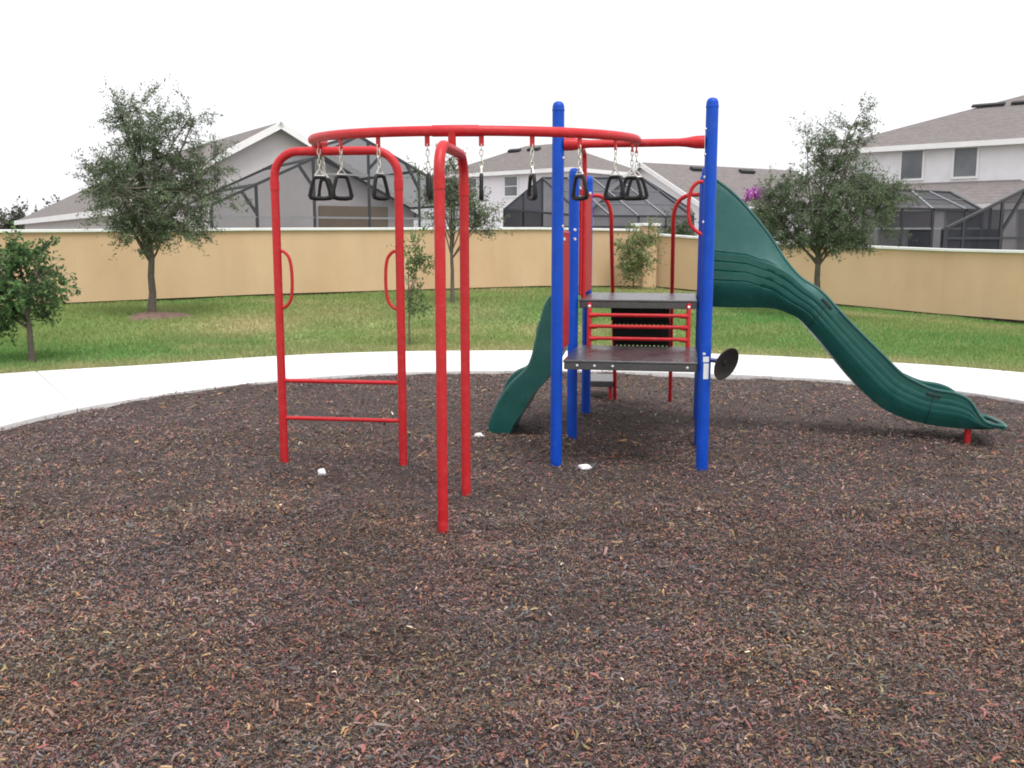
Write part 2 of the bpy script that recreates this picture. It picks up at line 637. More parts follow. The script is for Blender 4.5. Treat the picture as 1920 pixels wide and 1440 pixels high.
# mulch bed
A_, Rr = 360, 90
th = np.linspace(0, 2 * math.pi, A_, endpoint=False)
fr = np.linspace(0, 1, Rr)
TH, FR = np.meshgrid(th, fr)
RR = FR * (rin(TH) + 0.02)
X, Y = CX + RR * np.cos(TH), CY + RR * np.sin(TH)
Z = mz(X, Y)
V = np.stack([X.ravel(), Y.ravel(), Z.ravel()], 1)
i, j = np.meshgrid(np.arange(Rr - 1), np.arange(A_), indexing='ij')
F = np.stack([i * A_ + j, (i + 1) * A_ + j, (i + 1) * A_ + (j + 1) % A_, i * A_ + (j + 1) % A_], -1).reshape(-1, 4)
bed = np_mesh('mulch_bed', V, F, 4, None, M['bed'])
tag(bed, 'brown shredded mulch bed under the play equipment', 'ground', kind='structure')
for p in bed.data.polygons:
    p.use_smooth = True

# path of concrete slabs
path = empty('path', (0, 0, 0), 'pale concrete path curving round the mulch bed', 'path', kind='structure')
JI = [155.6, 126.4, 81, 36, 10, -20, -50, -80, -104, -128, -152, -178]
JO = [143.0, 123.8, 81, 39.6, 10, -20, -50, -80, -104, -128, -152, -178]
for a in range(len(JI)):
    i0, i1 = JI[a], JI[(a + 1) % len(JI)]
    o0, o1 = JO[a], JO[(a + 1) % len(JI)]
    if i1 > i0: i1 -= 360
    if o1 > o0: o1 -= 360
    n = 12
    gi, go = 0.055, 0.04
    ti = np.radians(np.linspace(i0 - gi, i1 + gi, n + 1))
    to = np.radians(np.linspace(o0 - go, o1 + go, n + 1))
    ri, ro = rin(ti) + 0.005, rout(to)
    pi_ = np.stack([CX + ri * np.cos(ti), CY + ri * np.sin(ti)], 1)
    po_ = np.stack([CX + ro * np.cos(to), CY + ro * np.sin(to)], 1)
    vs_ = []
    for z in (0.034, -0.12):
        vs_ += [(*q, z) for q in pi_] + [(*q, z) for q in po_]
    m = n + 1
    fs = []
    for k in range(n):
        fs += [(k, k + 1, m + k + 1, m + k), (k, 2 * m + k, 2 * m + k + 1, k + 1), (m + k, m + k + 1, 3 * m + k + 1, 3 * m + k)]
    fs += [(0, m, 3 * m, 2 * m), (n, 2 * m + n, 3 * m + n, m + n)]
    b = MB(); b.add(vs_, fs)
    b.build('slab', M['concrete'], path, bevel=0.012, bseg=2)
jb = MB()
ring_ = np.radians(np.linspace(0, 360, 181))
qi, qo = rin(ring_) + 0.03, rout(ring_) - 0.03
jb.add([(CX + r * math.cos(a), CY + r * math.sin(a), 0.004) for r, a in zip(qi, ring_)] + [(CX + r * math.cos(a), CY + r * math.sin(a), 0.004) for r, a in zip(qo, ring_)],
       [(k, k + 1, 181 + k + 1, 181 + k) for k in range(180)])
jb.build('joint_filler', M['footing'], path)


# lawn and the land beyond it
def grass_colour(x, y):
    dx, dy = x - CX, y - CY
    d = np.hypot(dx, dy) - rout(np.arctan2(dy, dx))
    n = 0.55 * vnoise(x, y, 0.45, 11) + 0.3 * vnoise(x, y, 1.4, 12) + 0.15 * vnoise(x, y, 5.0, 13)
    dry = np.clip((n - 0.54) * 2.2, 0, 0.5)
    dry = np.maximum(dry, 0.75 * np.exp(-(d / 0.9) ** 2) * (0.55 + 0.6 * vnoise(x, y, 2.0, 14)))
    for gx, gy, s, a in ((-5.0, 18.8, 0.9, 0.9), (-0.9, 21.0, 1.0, 0.55), (-3.5, 20.5, 1.2, 0.5), (4.4, 29.0, 1.2, 0.5)):
        dry = np.maximum(dry, a * np.exp(-((x - gx) ** 2 + ((y - gy) * 0.7) ** 2) / (2 * s * s)))
    lush = np.clip((vnoise(x, y, 0.3, 15) - 0.45) * 2.5, 0, 1)
    g0 = np.array((0.205, 0.285, 0.095)); g1 = np.array((0.120, 0.265, 0.072)); dr = np.array((0.42, 0.36, 0.20))
    c = g0 + (g1 - g0) * lush[..., None]
    c = c + (dr - c) * dry[..., None]
    yl = 31.1 + (x - 4.55) * np.where(x < 4.55, 0.546, -0.9097)     # neutral grey added behind the walls to cut green bounce on white fascias
    return np.where((y > yl)[..., None], np.array((0.30, 0.28, 0.26)), c)


A_ = 300
th = np.linspace(0, 2 * math.pi, A_, endpoint=False)
dd = np.concatenate([[-0.02, 0.1, 0.3], np.arange(0.6, 24, 0.5), [27, 32, 40, 55, 80, 140, 300, 700, 1500]])
TH, DD = np.meshgrid(th, dd)
RR = rout(TH) + DD
X, Y = CX + RR * np.cos(TH), CY + RR * np.sin(TH)
Z = tz(X, Y) + np.where(DD > 0.2, 0.03 * (vnoise(X, Y, 0.8, 21) - 0.5), 0)
V = np.stack([X.ravel(), Y.ravel(), Z.ravel()], 1)
Rr = len(dd)
i, j = np.meshgrid(np.arange(Rr - 1), np.arange(A_), indexing='ij')
F = np.stack([i * A_ + j, (i + 1) * A_ + j, (i + 1) * A_ + (j + 1) % A_, i * A_ + (j + 1) % A_], -1).reshape(-1, 4)
lawn = np_mesh('lawn', V, F, 4, grass_colour(V[:, 0], V[:, 1]), M['lawn'])
tag(lawn, 'green lawn sloping up to the tan wall', 'lawn', kind='structure')

# ------------------------------------------------------------------ boundary walls
CORNER = np.array((4.55, 31.1))
LDIR = np.array((-0.8777, -0.4792))
RDIR = np.array((0.7397, -0.6729))


def wall_run(name, label, P0, D, lengths, topx, topz):
    root = empty(name, (P0[0], P0[1], float(tz(*P0))), label, 'wall')
    nrm = np.array((D[1], -D[0]))
    if nrm[1] > 0: nrm = -nrm
    t = 0.0
    for L in lengths:
        a, b_ = P0 + D * (t + 0.0008), P0 + D * (t + L - 0.0008)
        za, zb = np.interp([a[0], b_[0]], topx, topz)
        ga, gb = float(tz(*a)), float(tz(*b_))
        lift = 0.075
        q = [(*(a + nrm * 0.09), ga + lift), (*(b_ + nrm * 0.09), gb + lift), (*(b_ + nrm * 0.09), zb - 0.075), (*(a + nrm * 0.09), za - 0.075)]
        MB().slab(q, (-nrm[0] * 0.18, -nrm[1] * 0.18, 0)).build('panel', M['wall'], root)
        q = [(*(a + nrm * 0.15), za - 0.073), (*(b_ + nrm * 0.15), zb - 0.073), (*(b_ + nrm * 0.15), zb), (*(a + nrm * 0.15), za)]
        MB().slab(q, (-nrm[0] * 0.30, -nrm[1] * 0.30, 0)).build('coping', M['capwhite'], root, bevel=0.012)
        q = [(*(a + nrm * 0.05), ga - 0.2), (*(b_ + nrm * 0.05), gb - 0.2), (*(b_ + nrm * 0.05), gb + lift + 0.02), (*(a + nrm * 0.05), ga + lift + 0.02)]
        MB().slab(q, (-nrm[0] * 0.10, -nrm[1] * 0.10, 0)).build('footing', M['footing'], root)
        t += L
    return root


wall_run('boundary_wall', 'long tan wall with white coping behind the left trees', CORNER + LDIR * 0.10, LDIR, [4.2] * 7,
         [-25, -11.1, -6.3, 0.63, 4.5], [1.9, 2.05, 2.12, 2.18, 2.14])
wall_run('boundary_wall', 'tan wall with white coping behind the big green slide', CORNER - RDIR * 0.30, RDIR, [4.6] * 5,
         [4.7, 6.5, 8.65, 12.4, 22], [2.03, 1.84, 1.68, 1.55, 1.38])
pl = empty('wall_pillar', (4.2, 30.9, 0.25), 'square tan pillar with white cap where the two walls meet', 'pillar')
ax_ = [(LDIR[0], LDIR[1], 0), (-LDIR[1], LDIR[0], 0), (0, 0, 1)]
MB().box((4.2, 30.9, 1.23), (0.52, 0.52, 2.0), ax_).build('shaft', M['wall'], pl, bevel=0.01)
MB().box((4.2, 30.9, 2.28), (0.66, 0.66, 0.09), ax_).build('cap', M['capwhite'], pl, bevel=0.015)


# ------------------------------------------------------------------ houses
def v3(xy, z):
    return np.array((xy[0], xy[1], z))


def window(parent, P, a, n, s0, s1, z0, z1, sash=True):
    P, a, n = np.array(P), np.array(a), np.array(n)
    mid = (s0 + s1) / 2
    c = v3(P + a * mid + n * 0.02, (z0 + z1) / 2)
    ax = [v3(a, 0), v3(n, 0), (0, 0, 1)]
    wv, hv = s1 - s0, z1 - z0
    m = MB()
    for sx in (-1, 1):
        m.box(c + v3(a, 0) * sx * (wv / 2 + 0.05), (0.10, 0.10, hv + 0.2), ax)
    for sz in (-1, 1):
        m.box(c + np.array((0, 0, 1)) * sz * (hv / 2 + 0.05), (wv, 0.10, 0.10), ax)
    wo = m.build('window', M['fascia'], parent)
    MB().box(c - v3(n, 0) * 0.01, (wv, 0.03, hv), ax).build('pane', M['glass'], wo)
    if sash:
        MB().box(c + v3(n, 0) * 0.02, (wv, 0.04, 0.05), ax).build('sash_bar', M['fascia'], wo)
    return wo


def hip_house(name, label, E, a, b, L, W, ze, zr, zb=0.0, wallmat='housewhite', ov=0.45):
    """E: eave corner; a along the front, b inward; L, W eave rectangle"""
    E, a, b = np.array(E), np.array(a), np.array(b)
    root = empty(name, (*(E + a * L / 2 + b * W / 2), zb), label, 'house')
    e = lambda s, t, z: v3(E + a * s + b * t, z)
    hw = W / 2
    m = MB()
    c = [e(ov, ov, zb), e(L - ov, ov, zb), e(L - ov, W - ov, zb), e(ov, W - ov, zb)]
    m.slab(c, (0, 0, ze - zb - 0.02))
    m.build('wall', M[wallmat], root)
    r = MB()
    pts = [e(0, 0, ze), e(L, 0, ze), e(L, W, ze), e(0, W, ze), e(hw, hw, zr), e(L - hw, hw, zr)]
    r.add(pts, [(0, 1, 5, 4), (1, 2, 5), (2, 3, 4, 5), (3, 0, 4), (3, 2, 1, 0)])
    ro = r.build('roof', M['shingle'], root)
    for (p, q) in ((0, 1), (1, 2), (2, 3), (3, 0)):
        P_, Q_ = pts[p], pts[q]
        d = (Q_ - P_) / np.linalg.norm(Q_ - P_)
        nn = np.array((d[1], -d[0], 0))
        f = MB()
        f.box((P_ + Q_) / 2 + nn * 0.02 + np.array((0, 0, -0.08)), (np.linalg.norm(Q_ - P_) + 0.04, 0.045, 0.24), [d, nn, (0, 0, 1)])
        f.build('fascia', M['fascia'], root)
    return root, e


def roof_vent(parent, c, d, up, length=1.1, h=0.10, w_=0.25):
    d = np.array(d) / np.linalg.norm(d)
    up = np.array(up) / np.linalg.norm(up)
    s = np.cross(d, up)
    MB().box(np.array(c) + up * 0.10, (length, w_, h), [d, s, up]).build('roof_vent', M['vent'], parent)


# two-storey house at the right
a4, b4 = np.array((0.763, -0.646)), np.array((0.646, 0.763))
h4, e4 = hip_house('house', 'white two-storey house with brown hip roof at far right', (14.7, 49.0), a4, b4, 21.0, 15.3, 6.1, 8.93, -0.4)
PW = np.array((14.7, 49.0)) + b4 * 0.45
for s0, s1 in ((4.32, 5.27), (6.66, 7.62), (10.35, 11.3)):
    window(h4, PW, a4, -b4, s0, s1, 4.63, 5.88, sash=(s0 > 10))
for s_ in (6.3, 8.1):
    cc = e4(s_ + 0.2, 5.9, 6.1 + 2.83 * 5.9 / 7.65)
    roof_vent(h4, cc, v3(a4, 0), np.cross(v3(a4, 0), np.array((*(b4 * 7.65), 2.83))), 1.5, 0.10, 0.30)
m = MB()
top0, top1 = e4(1.0, 0.47, 4.42), e4(9.4, 0.47, 4.42)
lo0, lo1 = e4(1.0, -3.2, 3.25), e4(12.4, -3.2, 3.25)
lo2 = e4(12.4, 0.47, 3.25)
lo3 = e4(1.0, 0.47, 3.25)
m.add([top0, top1, lo1, lo0, lo2, lo3], [(0, 3, 2, 1), (1, 2, 4), (3, 5, 4, 2), (0, 5, 3), (0, 1, 4, 5)])
pr = m.build('porch_roof', M['shingle'], h4)
m = MB(); m.box((lo0 + lo1) / 2 + np.array((0, 0, -0.1)), (11.4, 0.06, 0.24), [v3(a4, 0), v3(b4, 0), (0, 0, 1)])
m.build('porch_fascia', M['housegrey'], h4)
for s_ in (1.5, 4.4, 7.2, 10.0, 12.0):
    MB().box(e4(s_, -2.9, 1.4), (0.45, 0.45, 3.4), [v3(a4, 0), v3(b4, 0), (0, 0, 1)]).build('porch_column', M['housegrey'], h4)
for s0 in (2.2, 5.6, 8.4):
    MB().box(e4(s0, 0.38, 1.0), (1.5, 0.08, 2.5), [v3(a4, 0), v3(b4, 0), (0, 0, 1)]).build('patio_door', M['glass'], h4)

# two-storey house in the middle
a2, b2 = np.array((0.758, -0.652)), np.array((0.652, 0.758))
h2, e2 = hip_house('house', 'white two-storey hip-roofed house behind the monkey ring rail', (-5.35, 67.6), a2, b2, 11.8, 8.92, 6.1, 8.14, -0.2, 'housewhite')
PW2 = np.array((-5.35, 67.6)) + b2 * 0.45
window(h2, PW2, a2, -b2, 6.1, 7.15, 4.6, 5.8)
window(h2, PW2, a2, -b2, 2.6, 3.6, 4.6, 5.8)
PS2 = np.array((-5.35, 67.6)) + a2 * (11.8 - 0.45)
window(h2, PS2, b2, a2, 5.2, 6.3, 4.7, 5.7)
for s_ in (4.3, 6.0):
    roof_vent(h2, e2(s_, 3.5, 6.1 + 2.04 * 3.5 / 4.46), v3(a2, 0), np.cross(v3(a2, 0), np.array((*(b2 * 4.46), 2.04))), 1.0, 0.14, 0.3)


def gable_house(name, label, apex, d, e, hw, zr, ze, L, hip_end, zb, wallmat):
    """apex: ridge end at the gable; d ridge direction away from that gable; e sideways"""
    apex, d, e = np.array(apex), np.array(d), np.array(e)
    root = empty(name, (*(apex + d * L / 2), zb), label, 'house')
    q = lambda s, t, z: v3(apex + d * s + e * t, z)
    sl = (zr - ze) / hw
    ov = 0.45
    zi = ze + sl * ov - 0.04
    m = MB()
    back = L - ov
    g = [q(ov, -hw + ov, zb), q(ov, hw - ov, zb), q(ov, hw - ov, zi), q(ov, 0, zr - 0.06), q(ov, -hw + ov, zi)]
    if hip_end:
        h = [q(back, -hw + ov, zb), q(back, hw - ov, zb), q(back, hw - ov, zi), q(back, -hw + ov, zi)]
        m.add(g + h, [(0, 1, 2, 3, 4), (0, 5, 6, 1), (1, 6, 7, 2), (5, 0, 4, 8), (6, 5, 8, 7)])
    else:
        m.slab(g, v3(d, 0) * (back - ov))
    m.build('wall', M[wallmat], root)
    rl = L - hw if hip_end else L
    pts = [q(0, -hw, ze), q(0, hw, ze), q(0, 0, zr), q(rl, 0, zr), q(L, -hw, ze), q(L, hw, ze)]
    r = MB()
    fs = [(1, 5, 3, 2), (0, 2, 3, 4)] + ([(4, 3, 5)] if hip_end else [])
    th_ = np.array((0, 0, -0.1))
    r.add(pts, fs)
    r.add([p + th_ for p in pts], [tuple(reversed(f)) for f in fs])
    ro = r.build('roof', M['shingle'], root)
    for s_ in (-1, 1):                            # white rake boards and eave fascia
        P_, Q_ = q(-0.02, s_ * hw, ze), q(-0.02, 0, zr)
        dd_ = (Q_ - P_); ln = np.linalg.norm(dd_); dd_ /= ln
        up = np.cross(v3(d, 0), dd_); up = up if up[2] > 0 else -up
        MB().box((P_ + Q_) / 2 - up * 0.11, (ln + 0.05, 0.05, 0.24), [dd_, v3(d, 0), up]).build('rake_board', M['fascia'], root)
        P_, Q_ = q(0, s_ * (hw + 0.02), ze - 0.08), q(L, s_ * (hw + 0.02), ze - 0.08)
        MB().box((P_ + Q_) / 2, (L, 0.05, 0.24), [v3(d, 0), v3(e, 0), (0, 0, 1)]).build('fascia', M['fascia'], root)
    return root, q


# low house at the right of centre, gable turned to the left
d3, e3 = np.array((0.85, 0.527)), np.array((0.527, -0.85))
h3, q3 = gable_house('house', 'low off-white house with long grey roof and white rake boards, right of centre', (7.1, 55.0), d3, e3, 5.3, 6.05, 3.5, 12.2, False, -0.2, 'housewhite')
for s_ in (3.6, 7.4):
    roof_vent(h3, q3(s_, 0.75, 6.05 - 0.481 * 0.75), v3(d3, 0), np.cross(v3(e3, -0.481), v3(d3, 0)), 1.1, 0.14, 0.3)
window(h3, np.array((7.1, 55.0)) + e3 * (5.3 - 0.45), d3, e3, 4.4, 5.8, 1.2, 2.7)

# low house at the left, gable turned to the viewer
d1, e1 = np.array((-0.548, 0.836)), np.array((0.836, 0.548))
h1, q1 = gable_house('house', 'low grey house with white gable behind the tall oak on the left', (-8.8, 38.0), d1, e1, 6.3, 6.25, 2.85, 27.0, True, -0.2, 'housegrey')
MB().box(q1(0.37, 3.1, 1.45), (3.0, 0.09, 3.4), [v3(e1, 0), v3(d1, 0), (0, 0, 1)]).build('recessed_wall_panel', M['housebrown'], h1)
MB().box(q1(0.35, -2.6, 0.95), (1.8, 0.10, 2.1), [v3(e1, 0), v3(d1, 0), (0, 0, 1)]).build('patio_door', M['glass'], h1)


# ------------------------------------------------------------------ pool cages
def cage(label, nodes, beams, panels, thick=0.055, pale=(), scr='screen_dense'):
    P = {k: np.array(v, float) for k, v in nodes.items()}
    c = np.mean(list(P.values()), 0)
    root = empty('pool_cage', (c[0], c[1], 0), label, 'pool cage', 'screened pool cages behind the walls')
    for k, pr_ in enumerate(panels):
        MB().poly([P[x] if isinstance(x, str) else np.array(x) for x in pr_]).build('screen_panel', M[scr], root)
    for k, (p, q) in enumerate(beams):
        a, b = P[p], P[q]
        MB().tube([a, b], thick * (0.75 if (p, q) in pale else 1.0), 4).build('beam', M['cagepale' if (p, q) in pale else 'cage'], root)
    return root


def lerp(a, b, t):
    return tuple(np.array(a) + (np.array(b) - np.array(a)) * t)


# left cage: gable front with posts
bk = np.array((-0.5, 0.866, 0)) * 5.5
n1 = {'l': (-9.16, 30.0, 2.85), 'p1': (-7.96, 30.75, 3.51), 'p2': (-6.33, 31.6, 4.37), 'pk': (-4.99, 32.4, 5.15), 'p3': (-4.71, 32.55, 5.0),
      'p4': (-3.14, 33.4, 4.1), 'r': (-1.3, 34.4, 3.04)}
for k in list(n1):
    x, y, z = n1[k]
    n1['g' + k] = (x, y, -0.1)
    n1['m' + k] = (x, y, 2.52)
    n1['u' + k] = (x, y, min(z, 3.9))
    bx_ = np.array((x, y, z)) + bk
    n1['b' + k] = tuple(bx_)
ks = ['l', 'p1', 'p2', 'pk', 'p4', 'r']
bm_ = [(ks[k], ks[k + 1]) for k in range(5)] + [('b' + ks[k], 'b' + ks[k + 1]) for k in range(5)]
bm_ += [('g' + k, k) for k in ('l', 'p1', 'p2', 'p3', 'p4', 'r')] + [(k, 'b' + k) for k in ks]
bm_ += [('m' + ks[k], 'm' + ks[k + 1]) for k in range(5)] + [('up2', 'up3'), ('up3', 'up4')]
pn_ = [(ks[k], ks[k + 1], 'b' + ks[k + 1], 'b' + ks[k]) for k in range(5)]
pn_ += [('g' + ks[k], 'g' + ks[k + 1], ks[k + 1], ks[k]) for k in range(5)]
n1['d1'] = (-8.35, 30.5, 3.3); n1['e1'] = (-7.96, 30.75, 2.62)
n1['d2'] = (-6.75, 31.38, 4.15); n1['e2'] = (-6.33, 31.6, 3.45)
n1['d3'] = (-4.2, 32.82, 4.7); n1['e3'] = (-4.71, 32.55, 4.1)
n1['d4'] = (-3.55, 33.15, 4.35); n1['e4'] = (-3.14, 33.4, 3.5)
bm_ += [('d1', 'e1'), ('d2', 'e2'), ('d3', 'e3'), ('d4', 'e4')]
cage('tall gabled pool cage of dark beams behind the red ladder arch', n1, bm_, pn_, 0.06, scr='screen', pale=[('m' + ks[k], 'm' + ks[k + 1]) for k in range(5)] + [('up2', 'up3'), ('up3', 'up4')])

# centre cage: long screened roof
n2 = {'L': (-0.34, 42.0, 3.08), 'R0': (1.29, 42.0, 4.4), 'R1': (5.54, 42.0, 4.38), 'E0': (2.79, 38.2, 2.72), 'E1': (7.03, 38.2, 2.7), 'R2': (7.6, 42.0, 3.1),
      'Lm': (0.48, 42.0, 3.74), 'Em': (2.1, 39.9, 3.46)}
for k in ('L', 'E0', 'E1', 'R0', 'R2', 'Lm'):
    n2['g' + k] = (n2[k][0], n2[k][1], -0.1)
    n2['m' + k] = (n2[k][0], n2[k][1], 2.3)
rb = []
for k, t_ in enumerate((0.25, 0.5, 0.75)):
    n2['ra%d' % k] = lerp(n2['R0'], n2['R1'], t_)
    n2['rb%d' % k] = lerp(n2['E0'], n2['E1'], t_)
    n2['rg%d' % k] = (n2['rb%d' % k][0], n2['rb%d' % k][1], -0.1)
    rb.append(('ra%d' % k, 'rb%d' % k))
for k, t_ in enumerate((0.36, 0.7)):
    n2['pa%d' % k] = lerp(n2['R0'], n2['E0'], t_)
    n2['pb%d' % k] = lerp(n2['R1'], n2['E1'], t_)
pu = [('pa0', 'pb0'), ('pa1', 'pb1')]
bm_ = [('L', 'R0'), ('R0', 'R1'), ('R0', 'E0'), ('E0', 'E1'), ('R1', 'E1'), ('R1', 'R2'), ('R2', 'E1'), ('L', 'gL'), ('E0', 'gE0'), ('E1', 'gE1'), ('R0', 'gR0'), ('Lm', 'gLm'),
       ('L', 'E0'), ('mL', 'mE0'), ('mE0', 'mE1'), ('mL', 'mR0')] + rb + pu + [('rb%d' % k, 'rg%d' % k) for k in (0, 1, 2)]
pn_ = [('R0', 'R1', 'E1', 'E0'), ('L', 'R0', 'E0'), ('gL', 'L', 'E0', 'gE0'), ('gE0', 'E0', 'E1', 'gE1'), ('R1', 'R2', 'E1'), ('gL', 'L', 'R0', 'gR0')]
cage('long dark screened pool roof behind the blue tower posts', n2, bm_, pn_, 0.06, pale=rb + pu)

# right cage under the two-storey house
n3 = {'b0': (14.9, 38.5, 3.72), 'b1': (17.08, 38.5, 3.63), 'f0': (12.3, 34.5, 2.91), 'f1': (16.46, 34.5, 2.84), 'p0': (13.68, 34.5, 2.89), 'p1': (14.74, 34.5, 2.87), 'p2': (15.9, 34.5, 2.86)}
for k in ('f0', 'f1', 'p0', 'p1', 'p2'):
    n3['g' + k] = (n3[k][0], n3[k][1], -0.5)
    n3['m' + k] = (n3[k][0], n3[k][1], 2.2)
for k, t_ in ((0, 0.3), (1, 0.62)):
    n3['r%d' % k] = lerp(n3['b0'], n3['b1'], t_)
    n3['q%d' % k] = lerp(n3['f0'], n3['f1'], (0.585, 0.87)[k])
n3['h0'] = lerp(n3['b0'], n3['f0'], 0.45); n3['h1'] = lerp(n3['b1'], n3['f1'], 0.45)
bm_ = [('b0', 'b1'), ('b0', 'f0'), ('b1', 'f1'), ('f0', 'f1'), ('r0', 'q0'), ('r1', 'q1'), ('h0', 'h1'), ('mf0', 'mf1')] + [(k, 'g' + k) for k in ('f0', 'f1', 'p0', 'p1', 'p2')]
cage('flat-topped pool cage right of the right oak, under the upstairs windows', n3, bm_, [('b0', 'b1', 'f1', 'f0'), ('gf0', 'f0', 'f1', 'gf1')], 0.06, pale=[('r0', 'q0'), ('r1', 'q1'), ('h0', 'h1'), ('mf0', 'mf1')])

# nearest cage at the right edge
n4 = {'l': (12.38, 28.0, 2.14), 'p': (14.22, 28.6, 2.94), 'k': (16.4, 29.35, 3.9)}
for k in list(n4):
    x, y, z = n4[k]
    n4['g' + k] = (x, y, -0.5)
    n4['m' + k] = (x, y, 1.86)
    n4['b' + k] = (x + 1.9, y + 4.6, z)
    n4['c' + k] = (x + 1.9, y + 4.6, -0.5)
n4['q'] = lerp(n4['l'], n4['p'], 0.3); n4['gq'] = (*n4['q'][:2], -0.5)
n4['d'] = (14.22, 28.6, 2.0); n4['dd'] = (15.0, 28.87, 3.2)
bm_ = [('l', 'p'), ('p', 'k'), ('l', 'gl'), ('p', 'gp'), ('k', 'gk'), ('ml', 'mp'), ('mp', 'mk'), ('bl', 'bp'), ('bp', 'bk'), ('l', 'bl'), ('p', 'bp'), ('k', 'bk'), ('bl', 'cl'), ('bp', 'cp'),
       ('q', 'gq'), ('d', 'dd')]
cage('near pool cage with steep dark roof edge at the right border', n4, bm_, [('gl', 'l', 'p', 'gp'), ('gp', 'p', 'k', 'gk'), ('l', 'p', 'bp', 'bl'), ('p', 'k', 'bk', 'bp'), ('gl', 'l', 'bl', 'cl')], 0.05)


# ------------------------------------------------------------------ trees and shrubs
def bez(a, b, c, n):
    t = np.linspace(0, 1, n)[:, None]
    return (1 - t) ** 2 * a + 2 * t * (1 - t) * b + t * t * c


def tree(name, label, cat, base, ells, trunk_r, trunk_top, nclus, nleaf, ll, lw, pal, seed, group=None, csize=0.20, lean=0.0, blossom=None, bare=0.0, stray=(0.22, 1.32), twig=0.006, droop=0.0):
    rg = np.random.default_rng(seed)
    base = np.array(base, float)
    root = empty(name, base, label, cat, group)
    tb = MB()
    E_ = np.array(ells, float)
    top = base + np.array((lean, 0, trunk_top))
    pts = np.linspace(base - (0, 0, 0.15), top, 9)
    pts[1:-1, :2] += rg.normal(0, trunk_r * 0.16, (7, 2))
    rr = np.linspace(trunk_r * 1.05, trunk_r * 0.42, 9)
    rr[0] *= 1.35; rr[1] *= 1.12
    tb.tube(pts, rr, 10)
    limbs = []
    for k, (ex, ez, rx, rz) in enumerate(E_):
        for q in range(3):
            end = base + np.array((ex + rg.normal(0, rx * 0.35), rg.normal(0, rx * 0.45), ez + rg.uniform(-0.1, 0.5) * rz))
            h0 = np.clip((end[2] - base[2]) * rg.uniform(0.35, 0.6), trunk_top * 0.45, trunk_top * 0.98)
            st = pts[0] + (top - pts[0]) * ((h0 + 0.15) / (trunk_top + 0.15))
            mid = (st + end) / 2 + np.array((0, 0, 0.18 * np.linalg.norm(end - st))) * rg.uniform(-0.3, 1) + rg.normal(0, 0.06, 3)
            L = bez(st, mid, end, 7)
            tb.tube(L, np.linspace(trunk_r * 0.36, twig * 1.3, 7), 5, caps=False)
            limbs.append(L)
    allL = np.concatenate(limbs)
    vol = E_[:, 2] ** 2 * E_[:, 3]
    pk = rg.choice(len(E_), nclus, p=vol ** 0.72 / (vol ** 0.72).sum())
    u = rg.normal(size=(nclus, 3)); u /= np.linalg.norm(u, axis=1)[:, None]
    rad = rg.random(nclus) ** 0.42
    rad *= np.where(rg.random(nclus) < stray[0], rg.uniform(1.05, stray[1], nclus), 1.0)          # stray shoots past the outline
    Cc = base + np.stack([E_[pk, 0] + u[:, 0] * E_[pk, 2] * rad, u[:, 1] * E_[pk, 2] * 0.85 * rad, E_[pk, 1] + u[:, 2] * E_[pk, 3] * rad], 1)
    LV, LF, LC = [], [], []
    off = 0
    pal = np.array(pal, float)
    for k in range(nclus):
        d2 = ((allL - Cc[k]) ** 2).sum(1)
        s = allL[np.argmin(d2)]
        d = Cc[k] - s
        ln = np.linalg.norm(d) + 1e-6
        d = d / ln
        tip = Cc[k] + d * csize * rg.uniform(0.5, 1.9) + np.array((0, 0, rg.uniform(-0.5, 0.9) * csize * 0.6 - droop * csize))
        tb.tube(bez(s, (s + Cc[k]) / 2 + rg.normal(0, 0.04, 3), tip, 4), [twig * 1.1, twig, twig * 0.8, twig * 0.4], 3, caps=False)
        if rg.random() < bare:
            continue
        n = int(nleaf * rg.uniform(0.55, 1.35))
        tpar = rg.random(n)
        tw = rg.normal(size=(3, 3)) * csize * 0.7                # three side twigs per cluster
        ti = rg.integers(0, 3, n)
        c0 = Cc[k] - d * csize * 0.6
        P = c0 + (tip - c0) * tpar[:, None] + tw[ti] * (tpar ** 0.7)[:, None] + rg.normal(0, csize * 0.14, (n, 3))
        a = rg.normal(size=(n, 3)) + d * 0.6; a /= np.linalg.norm(a, axis=1)[:, None]
        b = np.cross(a, rg.normal(size=(n, 3)) * 0.8 + np.array((0, 0, 1.0))); b /= np.linalg.norm(b, axis=1)[:, None] + 1e-9
        nrm = np.cross(a, b)
        sc = rg.uniform(0.65, 1.25, (n, 1))
        a = a * ll * sc; b = b * lw * sc * 0.5
        q = np.stack([P, P + a * 0.5 + b + nrm * lw * 0.15, P + a, P + a * 0.5 - b + nrm * lw * 0.15], 1).reshape(-1, 3)
        LV.append(q)
        LF.append(off + np.arange(n * 4).reshape(n, 4))
        off += n * 4
        t = rg.random(n)[:, None]
        base_c = pal[rg.choice(len(pal), n)]
        shade = rg.uniform(0.75, 1.25) * rg.uniform(0.75, 1.25, (n, 1))
        c = base_c * shade
        if blossom is not None and rg.random() < blossom[1]:
            c = np.array(blossom[0]) * rg.uniform(0.7, 1.3, (n, 1))
        LC.append(np.repeat(c, 4, 0))
    V = np.concatenate(LV) - base
    np_mesh('crown', V, np.concatenate(LF), 4, np.concatenate(LC), M['leaf'], root)
    tb.build('trunk', M['bark'], root, smooth=True)
    return root


